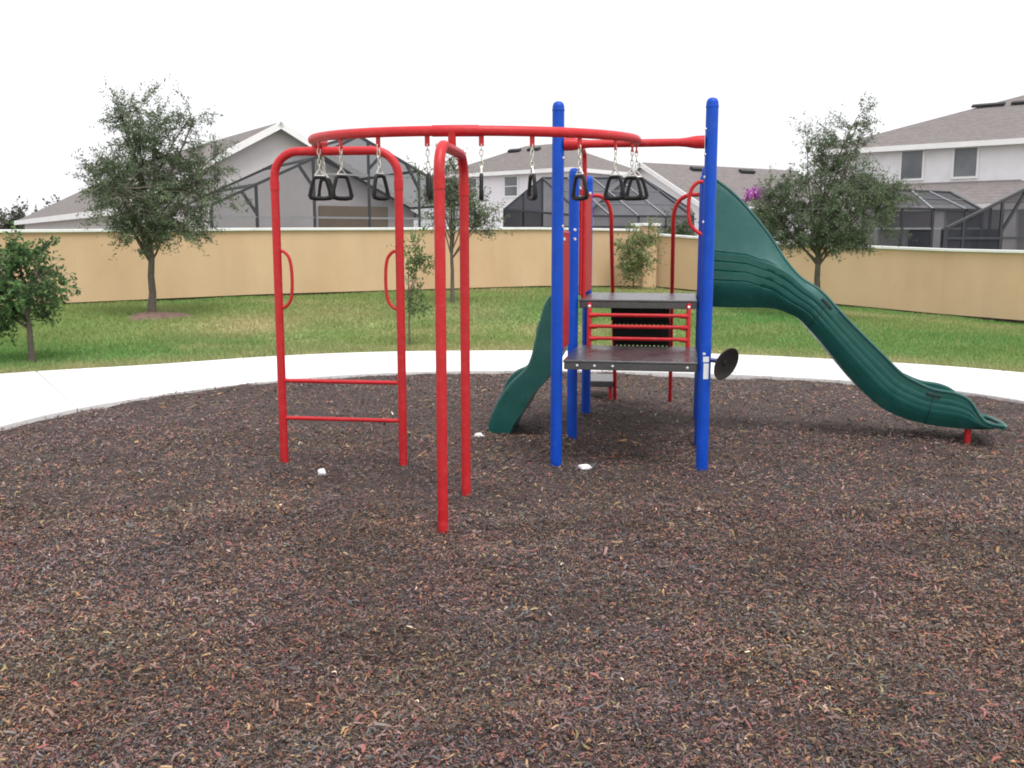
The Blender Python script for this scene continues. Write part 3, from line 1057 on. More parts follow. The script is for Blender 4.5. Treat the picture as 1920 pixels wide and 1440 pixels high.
OAK = [(0.128, 0.172, 0.100), (0.100, 0.146, 0.082), (0.175, 0.215, 0.132), (0.078, 0.116, 0.068), (0.215, 0.25, 0.16)]
tree('oak_tree', 'tall grey-green young oak on the lawn at left', 'tree', (-7.41, 20.04, 0.2),
     [(0.13, 2.47, 1.30, 1.05), (0.02, 3.75, 0.66, 0.85), (1.15, 3.0, 0.60, 0.66), (-0.75, 2.89, 0.56, 0.5), (0.24, 1.86, 1.05, 0.32), (0.98, 3.92, 0.30, 0.45), (-0.40, 4.15, 0.18, 0.42)],
     0.085, 2.6, 610, 90, 0.056, 0.024, OAK, 101, 'young oaks on the lawn', 0.17)
tree('oak_tree', 'grey-green young oak standing behind the big green slide', 'tree', (6.64, 21.2, float(tz(6.64, 21.2))),
     [(0.17, 2.38, 1.42, 0.88), (0.35, 3.35, 0.58, 0.80), (0.82, 4.05, 0.17, 0.52), (-1.0, 2.33, 0.58, 0.6), (1.35, 2.67, 0.52, 0.38), (0.12, 1.70, 1.10, 0.28), (-0.23, 3.55, 0.28, 0.5)],
     0.080, 2.5, 620, 92, 0.056, 0.024, OAK, 102, 'young oaks on the lawn', 0.17)
tree('slender_tree', 'slender sparse tree behind the front red arch', 'tree', (-1.4, 22.8, float(tz(-1.4, 22.8))),
     [(0.09, 2.3, 0.72, 0.55), (0.03, 2.9, 0.30, 0.45), (0.65, 1.85, 0.46, 0.34), (-0.50, 2.75, 0.26, 0.42)],
     0.050, 2.3, 210, 46, 0.062, 0.028, OAK, 103, None, 0.17)
tree('sapling', 'thin leafy sapling just right of the ladder arch', 'sapling', (-1.75, 16.5, float(tz(-1.75, 16.5))),
     [(0.15, 1.5, 0.20, 0.40), (0.13, 0.8, 0.17, 0.30)], 0.018, 1.3, 46, 26, 0.062, 0.034,
     [(0.13, 0.21, 0.07), (0.10, 0.16, 0.055), (0.18, 0.24, 0.11)], 104, None, 0.12, twig=0.004)
tree('shrub', 'pale airy shrub in front of the wall pillar', 'shrub', (3.67, 29.5, float(tz(3.67, 29.5))),
     [(0.05, 1.06, 0.58, 0.80), (-0.15, 0.6, 0.45, 0.32), (0.40, 1.6, 0.34, 0.40)], 0.030, 0.9, 150, 30, 0.085, 0.045,
     [(0.22, 0.28, 0.12), (0.16, 0.22, 0.09), (0.30, 0.33, 0.18)], 105, None, 0.16, twig=0.006)
tree('small_tree', 'small glossy green tree cut by the left border', 'tree', (-7.08, 14.2, float(tz(-7.08, 14.2))),
     [(0.0, 1.13, 0.58, 0.55), (-0.12, 1.60, 0.34, 0.22), (-0.36, 0.66, 0.26, 0.26), (-0.67, 1.05, 0.38, 0.42)], 0.052, 1.1, 210, 46, 0.072, 0.040,
     [(0.095, 0.180, 0.062), (0.070, 0.140, 0.052), (0.18, 0.27, 0.095), (0.055, 0.105, 0.048)], 106, None, 0.11, twig=0.005, stray=(0.15, 1.12))
tree('shrub', 'dark green shrub peeping over the wall right of the pillar', 'shrub', (5.2, 32.0, 0.2),
     [(0.2, 1.9, 0.55, 0.55), (0.45, 1.6, 0.5, 0.35)], 0.03, 1.6, 70, 34, 0.085, 0.045, [(0.07, 0.11, 0.04), (0.05, 0.08, 0.035), (0.12, 0.15, 0.07)], 107, None, 0.17)
tree('flowering_shrub', 'magenta-flowered shrub behind the wall beside the slide hood', 'shrub', (7.85, 31.6, 0.0),
     [(0.0, 2.95, 0.42, 0.30), (0.1, 2.2, 0.62, 0.55), (-0.5, 2.2, 0.5, 0.5)], 0.03, 2.0, 90, 30, 0.085, 0.05, [(0.10, 0.12, 0.06), (0.15, 0.13, 0.08), (0.07, 0.09, 0.045)], 108, None, 0.17)
tree('blossom_spray', 'magenta blossom spray above the wall left of the right oak', 'flowers', (7.72, 31.2, 0.0),
     [(0.0, 3.20, 0.36, 0.15)], 0.015, 3.0, 46, 40, 0.09, 0.08, [(0.48, 0.17, 0.46), (0.58, 0.26, 0.56), (0.40, 0.13, 0.40)], 109, None, 0.09)
FAR = [(0.05, 0.07, 0.05), (0.065, 0.08, 0.055), (0.085, 0.085, 0.065)]
for k, (x, y, hh, rx, lb) in enumerate(((-47.5, 92, 4.6, 3.0, 'far dark tree on the horizon at the left border'), (-44.2, 95, 4.6, 1.8, 'far bluish tree on the horizon left of the low roof'),
                                       (-46.5, 104, 5.3, 3.2, 'far brownish tree mass on the left horizon, behind two others'))):
    tree('distant_tree', lb, 'tree', (x, y, 0), [(0, hh * 0.62, rx, hh * 0.36), (rx * 0.7, hh * 0.5, rx * 0.7, hh * 0.28)], 0.15, hh * 0.5, 130, 26, 0.34, 0.2, FAR, 120 + k, 'trees on the far horizon', 0.6, twig=0.02)

# bare earth ring under the left oak
rg = np.random.default_rng(5)
m = MB()
n = 28
cx, cy = -7.3, 19.85
pts = []
for rr_, zz in ((1.0, 0.006), (0.7, 0.05), (0.35, 0.08), (0.05, 0.09)):
    for k in range(n):
        a = k * 2 * math.pi / n
        q = rr_ * (1 + 0.16 * math.sin(3 * a + 1) + 0.06 * rg.normal())
        x, y = cx + 0.62 * q * math.cos(a), cy + 0.75 * q * math.sin(a)
        pts.append((x, y, float(tz(x, y)) + zz + 0.008 * rg.normal()))
fs = [(i * n + k, i * n + (k + 1) % n, (i + 1) * n + (k + 1) % n, (i + 1) * n + k) for i in range(3) for k in range(n)] + [tuple(3 * n + k for k in range(n))]
m.add(pts, fs)
o = m.build('soil_mound', M['soil'], None, smooth=True)
tag(o, 'brown bare soil mound round the foot of the left oak', 'soil', kind='structure')

# ------------------------------------------------------------------ play tower
ROT = -0.1741
TU = np.array((math.cos(ROT), math.sin(ROT), 0)); TV = np.array((-math.sin(ROT), math.cos(ROT), 0)); TA = np.array((0.363, 7.823, 0))
UPZ = np.array((0, 0, 1.0))
TAX = [TU, TV, UPZ]
S1, S2, S3 = 1.18, 1.158, 2.268
ZL, ZU = 0.866, 1.285


def T(s, v, z):
    return TA + TU * s + TV * v + UPZ * z


tower = empty('play_tower', T(0.59, 1.13, 0), 'two-deck play tower with blue posts and black decks', 'playground tower')
PR = 0.0475
for (s_, v_, h_) in ((0, 0, 2.894), (S1, 0, 2.894), (0.0, S2, 2.466), (S1, S2, 2.466), (0.02, S3, 2.466), (S1, S3, 2.466)):
    pf = [(PR, -0.25), (PR, h_ - 0.055), (PR * 0.995, h_ - 0.050), (PR * 0.97, h_ - 0.035), (PR * 0.86, h_ - 0.018), (PR * 0.62, h_ - 0.006), (PR * 0.25, h_)]
    p_ = MB().lathe(T(s_, v_, 0), pf, 28).build('post', M['blue'], tower, smooth=True)
    MB().lathe(T(s_, v_, 0), [(PR + 0.0015, h_ - 0.075), (PR + 0.0025, h_ - 0.07), (PR + 0.0025, h_ - 0.062), (PR + 0.001, h_ - 0.058)], 28).build('cap_seam', M['blue'], p_, smooth=True)


def deck(s0, s1, v0, v1, z, bolts):
    d = MB()
    c = T((s0 + s1) / 2, (v0 + v1) / 2, z - 0.012)
    d.box(c, (s1 - s0, v1 - v0, 0.024), TAX)
    o = d.build('deck', M['deck'], tower, bevel=0.009, bseg=3)
    for (ca, cb, sz) in (((s0 + s1) / 2, v0 + 0.018, (s1 - s0 - 0.02, 0.03)), ((s0 + s1) / 2, v1 - 0.018, (s1 - s0 - 0.02, 0.03)),
                         (s0 + 0.018, (v0 + v1) / 2, (0.03, v1 - v0 - 0.08)), (s1 - 0.018, (v0 + v1) / 2, (0.03, v1 - v0 - 0.08))):
        MB().box(T(ca, cb, z - 0.051), (sz[0], sz[1], 0.056), TAX).build('skirt', M['deck'], o, bevel=0.004)
    for s_ in bolts:
        MB().lathe(T(s_, v0 + 0.004, z - 0.045), [(0.011, 0), (0.010, 0.006), (0.005, 0.009)], 10, -TV).build('bolt', M['bolt'], o)
    return o


deck(0.055, S1 - 0.055, -0.035, S2 - 0.065, ZL, (0.17, 0.31, 0.455, 1.045))
deck(0.055, S1 - 0.055, S2 - 0.045, S3 + 0.03, ZU, ())

# red side panels on the left of each deck
for (v0, v1, z0, z1, so) in ((0.06, S2 - 0.32, ZL + 0.03, 1.88, -0.012), (S2 + 0.06, S3 - 0.06, ZU + 0.03, 2.26, 0.055)):
    p_ = MB().box(T(so, (v0 + v1) / 2, (z0 + z1) / 2), (0.026, v1 - v0, z1 - z0), TAX).build('side_panel', M['red'], tower, bevel=0.012, bseg=3)
    MB().tube([T(so, v0 + 0.02, z1), T(so, v1 - 0.02, z1)], 0.017, 12).build('top_rail', M['red'], p_, smooth=True)
    for v_ in (v0 - 0.005, v1 + 0.005):
        for z_ in (z1 - 0.05, z1 + 0.03):
            MB().lathe(T(0.045, v_ - 0.02, z_), [(0.013, 0), (0.011, 0.012)], 10, TU - TV).build('bolt', M['bolt'], p_)

# overhead beam between the two tall posts, flared at both ends
BZ = 2.565
pts = [T(s_, 0, BZ) for s_ in (0.05, 0.075, 0.12, 0.19, 0.25, 0.93, 0.99, 1.06, 1.105, 1.13)]
MB().tube(pts, [0.05, 0.05, 0.048, 0.036, 0.031, 0.031, 0.036, 0.048, 0.05, 0.05], 16).build('overhead_beam', M['red'], tower, smooth=True)
MB().tube([T(0.08, 0.02, BZ + 0.045), T(0.08, 0.5, BZ + 0.05), T(0.08, 1.15, BZ + 0.055), T(0.08, 1.25, BZ + 0.03), T(0.08, 1.285, BZ - 0.05), T(0.08, 1.29, BZ - 0.2), T(0.08, 1.29, ZU - 0.05)],
          0.022, 10).build('brace_pole', M['red'], tower, smooth=True)

for s_, z_, sg in ((S1 - 0.055, 2.66, -1), (S1 - 0.055, 2.47, -1), (S1 - 0.052, 2.30, -1), (S1 - 0.052, 1.96, -1), (0.055, 2.66, 1), (0.055, 2.46, 1), (0.052, 1.93, 1)):
    MB().lathe(T(s_ - sg * 0.012, -0.016, z_), [(0.013, 0), (0.012, 0.007), (0.006, 0.011)], 10, TU * sg - TV * 0.35).build('bolt', M['bolt'], tower)
# short ladder infill between the two decks
lad = MB()
for s_ in (0.16, 1.05):
    lad.tube([T(s_, S2 - 0.075, ZU - 0.03), T(s_, S2 - 0.085, ZU - 0.07), T(s_, S2 - 0.10, ZU - 0.12), T(s_, S2 - 0.10, ZL + 0.002)], 0.021, 10)
lo_ = lad.build('infill_ladder', M['red'], tower, smooth=True)
for z_ in (1.148, 1.045, 0.935):
    MB().tube([T(0.16, S2 - 0.10, z_), T(1.05, S2 - 0.10, z_)], 0.0165, 10).build('rung', M['red'], lo_, smooth=True)
    for s_, e_ in ((0.16, 1), (1.05, -1)):
        MB().tube([T(s_, S2 - 0.10, z_ - 0.004), T(s_ + e_ * 0.075, S2 - 0.10, z_ - 0.002)], [0.026, 0.020], 10).build('rung_socket', M['red'], lo_, smooth=True)
for s_ in (0.16, 1.05):
    MB().lathe(T(s_, S2 - 0.098, ZU - 0.06), [(0.015, 0), (0.013, 0.012), (0.007, 0.016)], 10, -TV).build('bolt', M['bolt'], lo_)

# stair at the back: perforated treads and risers, red handrails that run down to the ground
for k in range(3):
    zt = ZU - 0.25 * (k + 1)
    v0 = S3 + 0.05 + 0.27 * k
    st = MB()
    st.box(T(0.565, v0 + 0.15, zt - 0.02), (0.60, 0.29, 0.04), TAX)
    to_ = st.build('tread', M['black'], tower, bevel=0.008)
    rz = MB()
    z0, z1 = zt - 0.002, zt + 0.21
    rz.box(T(0.565, v0 + 0.012, (z0 + z1 - 0.075) / 2), (0.60, 0.02, z1 - 0.075 - z0), TAX)
    rz.box(T(0.565, v0 + 0.012, z1 - 0.03), (0.60, 0.02, 0.06), TAX)
    for h in range(12):
        rz.box(T(0.265 + 0.05 + 0.50 * h / 11, v0 + 0.012, z1 - 0.0675), (0.028, 0.02, 0.015), TAX)
    rz.box(T(0.265 + 0.012, v0 + 0.012, z1 - 0.0675), (0.024, 0.02, 0.015), TAX)
    rz.box(T(0.865 - 0.012, v0 + 0.012, z1 - 0.0675), (0.024, 0.02, 0.015), TAX)
    rz.build('riser', M['black'], to_)
for s_, sp in ((0.25, 0.05), (0.88, 1.13)):
    pth = [T(sp, S3 + 0.03, 2.27), T(sp + (s_ - sp) * 0.45, S3 + 0.05, 2.27), T(sp + (s_ - sp) * 0.8, S3 + 0.08, 2.22), T(s_, S3 + 0.11, 2.10), T(s_, S3 + 0.16, 1.9), T(s_, S3 + 0.45, 1.3), T(s_, S3 + 0.85, 0.6), T(s_, S3 + 1.08, 0.1), T(s_, S3 + 1.15, -0.15)]
    Pp = np.array(pth)
    # smooth the bends
    for _ in range(2):
        Q = [Pp[0]]
        for a in range(len(Pp) - 1):
            Q += [Pp[a] * 0.75 + Pp[a + 1] * 0.25, Pp[a] * 0.25 + Pp[a + 1] * 0.75]
        Q.append(Pp[-1])
        Pp = np.array(Q)
    MB().tube(Pp, 0.0215, 10).build('handrail', M['red'], tower, smooth=True)
m = MB(); m.box(T(0.06, S3 + 1.30, 0.185), (0.34, 0.62, 0.07), TAX)
tp = m.build('transfer_step', M['deck'], tower, bevel=0.01)
for s_ in (-0.08, 0.20):
    MB().tube([T(s_, S3 + 1.04, 0.16), T(s_, S3 + 1.04, -0.15)], 0.021, 10).build('leg', M['red'], tp, smooth=True)

# grab loop by the slide mouth
def round_path(p, it=3):
    Pp = np.array(p, float)
    for _ in range(it):
        Q = [Pp[0]]
        for a in range(len(Pp) - 1):
            Q += [Pp[a] * 0.75 + Pp[a + 1] * 0.25, Pp[a] * 0.25 + Pp[a + 1] * 0.75]
        Q.append(Pp[-1])
        Pp = np.array(Q)
    return Pp


MB().tube(round_path([T(S1 - 0.03, S2 - 0.02, 2.33), T(S1 - 0.09, S2 - 0.02, 2.33), T(S1 - 0.155, S2 - 0.02, 2.24), T(S1 - 0.155, S2 - 0.02, 1.98), T(S1 - 0.09, S2 - 0.02, 1.90), T(S1 - 0.03, S2 - 0.02, 1.87)]), 0.017, 10).build('grab_loop', M['red'], tower, smooth=True)

# stickers on the front right post
B0 = T(S1, 0, 0)


def sticker(z0, z1, a0, a1, name='sticker'):
    ang = np.radians(np.linspace(a0, a1, 8))
    r0 = PR + 0.0015
    v_ = [(B0[0] + r0 * math.cos(a), B0[1] + r0 * math.sin(a), z) for z in (z0, z1) for a in ang]
    f_ = [(k, k + 1, 8 + k + 1, 8 + k) for k in range(7)]
    return MB().add(v_, f_).build(name, M['sticker'], tower, smooth=True)


sticker(0.872, 0.916, -118, -62)
sticker(0.738, 0.862, -112, -62)
sticker(0.930, 0.948, -122, -98)

# black listening dish on an arm at the front right post
dc = np.array((1.680, 7.56, 0.862))
dn = np.array((0.60, -0.74, -0.32)); dn /= np.linalg.norm(dn)
MB().tube([B0 + np.array((0.03, -0.02, 0.888)), dc - dn * 0.045], 0.018, 12).build('dish_arm', M['blue_dark'], tower, smooth=True)
prof = [(0.03, -0.034), (0.08, -0.030), (0.118, -0.016), (0.136, 0.0), (0.138, 0.006), (0.132, 0.009), (0.106, -0.002), (0.066, -0.010), (0.022, -0.013), (0.020, -0.006), (0.006, -0.005)]
do = MB().lathe(dc, prof, 36, dn).build('listening_dish', M['dish'], tower, smooth=True)


# ------------------------------------------------------------------ big slide
def catmull(P, n):
    P = np.array(P, float)
    P = np.vstack([2 * P[0] - P[1], P, 2 * P[-1] - P[-2]])
    out_ = []
    m_ = len(P) - 3
    for t in np.linspace(0, m_ - 1e-6, n):
        i = int(t); u = t - i
        a, b, c, d = P[i:i + 4]
        out_.append(0.5 * ((2 * b) + (-a + c) * u + (2 * a - 5 * b + 4 * c - d) * u * u + (-a + 3 * b - 3 * c + d) * u ** 3))
    return np.array(out_)


slide = empty('slide', T(2.5, 1.713, 0), 'large dark green slide with tall hood, right of the tower', 'slide')
LOW = [(1.20, 1.205), (1.40, 1.20), (1.55, 1.20), (1.70, 1.20), (1.84, 1.19), (1.96, 1.15), (2.08, 1.08), (2.255, 0.894), (2.42, 0.70), (2.60, 0.495), (2.80, 0.31), (3.0, 0.21), (3.2, 0.155), (3.4, 0.130), (3.55, 0.12), (3.66, 0.118), (3.74, 0.12), (3.86, 0.135)]
UPP = [(1.20, 2.42), (1.40, 2.27), (1.56, 2.11), (1.75, 1.88), (1.92, 1.63), (2.06, 1.475), (2.24, 1.355), (2.45, 1.13), (2.62, 0.96), (2.80, 0.785), (2.97, 0.62), (3.12, 0.535), (3.26, 0.48), (3.43, 0.452), (3.56, 0.39), (3.66, 0.25), (3.73, 0.19), (3.86, 0.165)]
NS = 76
low, upp = catmull(LOW, NS), catmull(UPP, NS)
tpar = np.linspace(0, 1, NS)
SCN = 1.713
GT = np.array([(1.1, 1.722), (1.29, 1.715), (1.56, 1.686), (1.80, 1.60), (1.995, 1.475), (2.10, 1.385), (2.3, 1.17)])
GB = np.array([(1.1, 1.465), (1.29, 1.456), (1.57, 1.443), (1.81, 1.362), (2.05, 1.205), (2.2, 1.06), (2.3, 0.96)])
GROOVES = (0.0, 0.34, 0.67, 1.0)


def station_ku(i):
    """height fractions for one station: belly, grooved band, upper sheet; and the band limits"""
    l, u_ = low[i], upp[i]
    h = max(0.02, u_[1] - l[1])
    kb = (np.interp(l[0] + 0.25 * (u_[0] - l[0]), GB[:, 0], GB[:, 1]) - l[1]) / h
    kt = (np.interp(l[0] + 0.6 * (u_[0] - l[0]), GT[:, 0], GT[:, 1]) - l[1]) / h
    f = np.clip((tpar[i] - 0.22) / 0.12, 0, 1)
    kb = np.clip(kb * (1 - f) + 0.30 * f, 0.12, 0.5)
    kt = np.clip(kt * (1 - f) + 0.82 * f, kb + 0.15, 0.93)
    band = []
    for j in range(3):
        a, b = GROOVES[j], GROOVES[j + 1]
        band += [a - 0.035, a, a + 0.035, (a + b) / 2]
    band += [0.965, 1.0, 1.035]
    return np.concatenate([np.linspace(0, kb - 0.035 * (kt - kb) - 0.01, 7), kb + (kt - kb) * np.array(band), np.linspace(kt + (1 - kt) * 0.12, 1.0, 8)]), kb, kt


def wall_off(k, t, kb=0.3, kt=0.82):
    """sideways offset of the outer wall face at height fraction k for station t"""
    hood = float(np.clip(1 - t / 0.40, 0, 1)) ** 0.6
    b = 0.215 + 0.060 * math.sin(min(1, k / 0.5) * math.pi / 2)             # trough wall
    hb = 0.205 + 0.090 * math.sin(min(1, k / kb) * math.pi / 2)             # hood: round belly
    x = (k - kb) / (kt - kb)
    g = 0.0
    for j in GROOVES:
        g += max(0.0, 1 - abs(x - j) / 0.034)
        if x > j + 0.02: hb -= 0.004
    if k > kt:
        q = (k - kt) / (1 - kt)
        hb -= 0.13 * q ** 0.85                                              # upper sheet leans in
    return b * (1 - hood) + hb * hood - (0.0016 + 0.012 * hood) * min(1, g)


verts, faces = [], []
prof_n = None
for i in range(NS):
    t = tpar[i]
    lo2_, up2_ = low[i], upp[i]
    ring = []
    KU, kb, kt = station_ku(i)
    near = []
    for k in KU:
        p = lo2_ + (up2_ - lo2_) * k
        near.append((p[0], SCN - wall_off(k, t, kb, kt), p[1]))
    inn = 0.022
    bed_in = []
    # inside face of the trough
    for k in KU[::-1][::3]:
        kk = max(k, 0.11)
        p = lo2_ + (up2_ - lo2_) * kk - np.array((0, 0.0))
        bed_in.append((p[0], SCN - max(0.02, wall_off(kk, t, kb, kt) - inn), p[1]))
    ring = near + [(up2_[0], SCN - wall_off(1.0, t, kb, kt) + 0.010, up2_[1] + 0.012)] + bed_in
    h0_ = ring
    full = ring + [(a, 2 * SCN - b, c) for (a, b, c) in reversed(ring)]
    prof_n = len(full)
    verts += [T(*q) for q in full]
for i in range(NS - 1):
    for k in range(prof_n):
        k2 = (k + 1) % prof_n
        faces.append((i * prof_n + k, (i + 1) * prof_n + k, (i + 1) * prof_n + k2, i * prof_n + k2))
faces.append(tuple(range(prof_n)))
faces.append(tuple((NS - 1) * prof_n + k for k in range(prof_n - 1, -1, -1)))
mb_ = MB(); mb_.add(verts, faces)
ch = mb_.build('chute', M['green'], slide, smooth=True)
for side in (-1, 1):                                                      # rolled rims
    pts = []
    for i in range(NS):
        pts.append(T(upp[i][0], SCN + side * (wall_off(1.0, tpar[i], *station_ku(i)[1:]) - 0.006), upp[i][1]))
    MB().tube(pts, 0.015, 8).build('rim', M['green'], slide, smooth=True)
# rounded lip at the exit
lp = MB()
lp.tube([T(3.86, SCN - 0.275, 0.150), T(3.90, SCN - 0.20, 0.150), T(3.915, SCN, 0.150), T(3.90, SCN + 0.20, 0.150), T(3.86, SCN + 0.275, 0.150)], 0.024, 10)
lp.build('exit_lip', M['green'], slide, smooth=True)
# section joints: flange band and dark recessed clamp with bolts
for (i0, name_) in ((int(NS * 0.375), 'a'), (int(NS * 0.70), 'b')):
    t = tpar[i0]
    band = MB()
    vv, ff = [], []
    ks_ = np.linspace(0.0, 0.97, 10)
    for di in (-0.005, 0.005):
        dirv = (low[i0 + 1] - low[i0 - 1]); dirv /= np.linalg.norm(dirv)
        for k in ks_:
            p = low[i0] + (upp[i0] - low[i0]) * k + dirv * di
            vv.append(T(p[0], SCN - wall_off(k, t) - 0.004, p[1]))
    ff = [(k, k + 1, 10 + k + 1, 10 + k) for k in range(9)]
    band.add(vv, ff)
    band.build('joint_band', M['green_dark'], slide)
    k = 0.86
    p = low[i0] + (upp[i0] - low[i0]) * k
    dirv = (upp[i0 + 2] - upp[i0 - 2]); dirv /= np.linalg.norm(dirv)
    D3 = TU * dirv[0] + UPZ * dirv[1]
    N3 = np.cross(D3, TV)
    c = T(p[0], SCN - wall_off(k, t) - 0.006, p[1])
    cl = MB().box(c, (0.13, 0.014, 0.030), [D3, TV, N3]).build('joint_clamp', M['green_dark'], slide, bevel=0.006)
    for q in (-0.045, 0.045):
        MB().lathe(c + D3 * q - TV * 0.010, [(0.007, 0), (0.005, 0.006)], 8, -TV).build('bolt', M['green_dark'], cl)
MB().tube([T(3.60, 1.56, 0.125), T(3.60, 1.56, -0.2)], 0.030, 12).build('support_leg', M['red'], slide, smooth=True)
MB().box(T(1.19, SCN - 0.30, 1.98), (0.05, 0.03, 0.12), TAX).build('mounting_tab', M['green_dark'], slide, bevel=0.008)

# ------------------------------------------------------------------ wavy climber on the left
climber = empty('wave_climber', T(-0.45, 1.55, 0), 'short wavy dark green slide on the left of the tower', 'slide')
FRT = [(-0.045, 1.32), (-0.14, 1.33), (-0.22, 1.285), (-0.272, 1.20), (-0.318, 1.03), (-0.36, 0.86), (-0.395, 0.71), (-0.455, 0.585), (-0.60, 0.445), (-0.72, 0.275), (-0.80, 0.09), (-0.83, -0.06)]
BCK = [(-0.045, 1.08), (-0.06, 0.98), (-0.075, 0.90), (-0.09, 0.83), (-0.12, 0.76), (-0.16, 0.69), (-0.215, 0.59), (-0.30, 0.455), (-0.40, 0.355), (-0.485, 0.20), (-0.575, 0.07), (-0.63, -0.06)]
NC = 44
fr_, bc_ = catmull(FRT, NC), catmull(BCK, NC)
VV = [(1.31, 0.00, 0), (1.312, 0.0, 1), (1.325, 0.012, 1), (1.345, 0.012, 1), (1.362, 0.0, 1), (1.372, -0.05, 1), (1.56, -0.065, 1), (1.748, -0.05, 1), (1.758, 0.0, 1), (1.775, 0.012, 1), (1.795, 0.012, 1), (1.808, 0.0, 1), (1.81, 0.0, 0)]
verts, faces = [], []
for i in range(NC):
    tg = fr_[min(NC - 1, i + 1)] - fr_[max(0, i - 1)]
    tg /= np.linalg.norm(tg)
    nr = np.array((tg[1], -tg[0]))
    if nr[0] > 0 : nr = -nr
    for (v_, o_, isf) in VV:
        if isf:
            wv_ = o_
            if o_ < -0.01:
                wv_ = o_ + 0.035 * math.sin(i / NC * math.pi * 7)
            elif v_ > 1.7:
                wv_ = o_ + 0.035 + 0.045 * max(0, math.sin(i / NC * math.pi * 6 + 0.2))
            p = fr_[i] + nr * wv_
        else:
            p = bc_[i]
        verts.append(T(p[0], v_, p[1]))
n = len(VV)
for i in range(NC - 1):
    for k in range(n):
        k2 = (k + 1) % n
        faces.append((i * n + k, i * n + k2, (i + 1) * n + k2, (i + 1) * n + k))
faces += [tuple(range(n - 1, -1, -1)), tuple((NC - 1) * n + k for k in range(n))]
mb_ = MB(); mb_.add(verts, faces)
mb_.build('body', M['green'], climber, smooth=True)
pts = [T(fr_[i][0] - 0.004, 1.335, fr_[i][1] + 0.004) for i in range(NC - 2)]
MB().tube(pts, 0.021, 8).build('near_rim', M['green'], climber, smooth=True)
MB().tube([T(-0.20, 1.66, 0.46), T(-0.22, 1.66, 0.2), T(-0.22, 1.66, -0.15)], 0.02, 8).build('support_leg', M['green_dark'], climber, smooth=True)

# ------------------------------------------------------------------ ring trek: ladder arch, front arch, curved rail
trek = empty('overhead_ring_trek', (-0.4, 7.2, 0), 'red overhead curved rail on two red arches, left of the tower', 'climbing frame')
RC = np.array((-0.28, 7.68)); RRAD = 1.235; RZ = 2.522


def rail_pt(deg, z=RZ, r=RRAD):
    a = R(deg)
    return np.array((RC[0] + r * math.sin(a), RC[1] - r * math.cos(a), z + 0.05 * (1 - math.cos(a))))


rail = MB().tube([rail_pt(a) for a in np.linspace(-101, 90, 60)], 0.0335, 16).build('curved_rail', M['red'], trek, smooth=True)
MB().tube([rail_pt(a) for a in np.linspace(-11, 3, 8)], 0.0375, 16).build('sleeve', M['red'], rail, smooth=True)
for a, b in ((87.5, 90),):
    MB().tube([rail_pt(q) for q in np.linspace(a, b, 3)], 0.0375, 16).build('end_collar', M['red'], rail, smooth=True)


def arch(f0, f1, ztop, rad, tr=0.034):
    f0, f1 = np.array((*f0, 0.0)), np.array((*f1, 0.0))
    d = (f1 - f0) / np.linalg.norm(f1 - f0)
    p = [f0 + UPZ * -0.2, f0 + UPZ * 1.0, f0 + UPZ * (ztop - rad)]
    for q in np.linspace(0.12, 1, 8):
        a = q * math.pi / 2
        p.append(f0 + d * rad * (1 - math.cos(a)) + UPZ * (ztop - rad + rad * math.sin(a)))
    p2 = [f1 + UPZ * -0.2, f1 + UPZ * 1.0, f1 + UPZ * (ztop - rad)]
    for q in np.linspace(0.12, 1, 8):
        a = q * math.pi / 2
        p2.append(f1 - d * rad * (1 - math.cos(a)) + UPZ * (ztop - rad + rad * math.sin(a)))
    o = MB().tube(p + p2[::-1], tr, 16).build('arch', M['red'], trek, smooth=True)
    for f in (f0, f1):
        MB().tube([f + UPZ * (ztop - rad - 0.10), f + UPZ * (ztop - rad - 0.025)], tr + 0.0035, 16).build('collar', M['red'], o, smooth=True)
    return o, f0, f1, d


LA0, LA1 = (-1.885, 7.86), (-0.885, 7.72)
ar, f0, f1, dA = arch(LA0, LA1, 2.512, 0.20)
for z_ in (0.685, 0.375):
    MB().tube([f0 + dA * 0.025 + UPZ * z_, f1 - dA * 0.025 + UPZ * z_], 0.017, 12).build('rung', M['red'], ar, smooth=True)
for f, sgn in ((f0, 1), (f1, -1)):
    P_ = [f + dA * sgn * 0.02 + UPZ * 1.735, f + dA * sgn * 0.06 + UPZ * 1.735, f + dA * sgn * 0.118 + UPZ * 1.66, f + dA * sgn * 0.118 + UPZ * 1.36, f + dA * sgn * 0.06 + UPZ * 1.285, f + dA * sgn * 0.02 + UPZ * 1.28]
    MB().tube(round_path(P_), 0.0135, 10).build('hand_grip', M['red'], ar, smooth=True)
af, g0, g1, dF = arch((-0.44, 5.985), (-0.335, 6.90), 2.40, 0.17)
mid = (g0 + g1) / 2
MB().tube([mid + UPZ * 2.40, np.array((mid[0], mid[1] - 0.02, RZ))], 0.026, 14).build('stub', M['red'], af, smooth=True)
lm = f0 + dA * 0.34
lm = np.array((*lm[:2], 0))
MB().tube([lm + UPZ * 2.512 - dA * 0.045, lm + UPZ * 2.512 + dA * 0.045], 0.0365, 14).build('clamp', M['red'], ar, smooth=True)
MB().tube([lm + UPZ * 2.50, lm + UPZ * 2.565], 0.024, 12).build('stub', M['red'], ar, smooth=True)

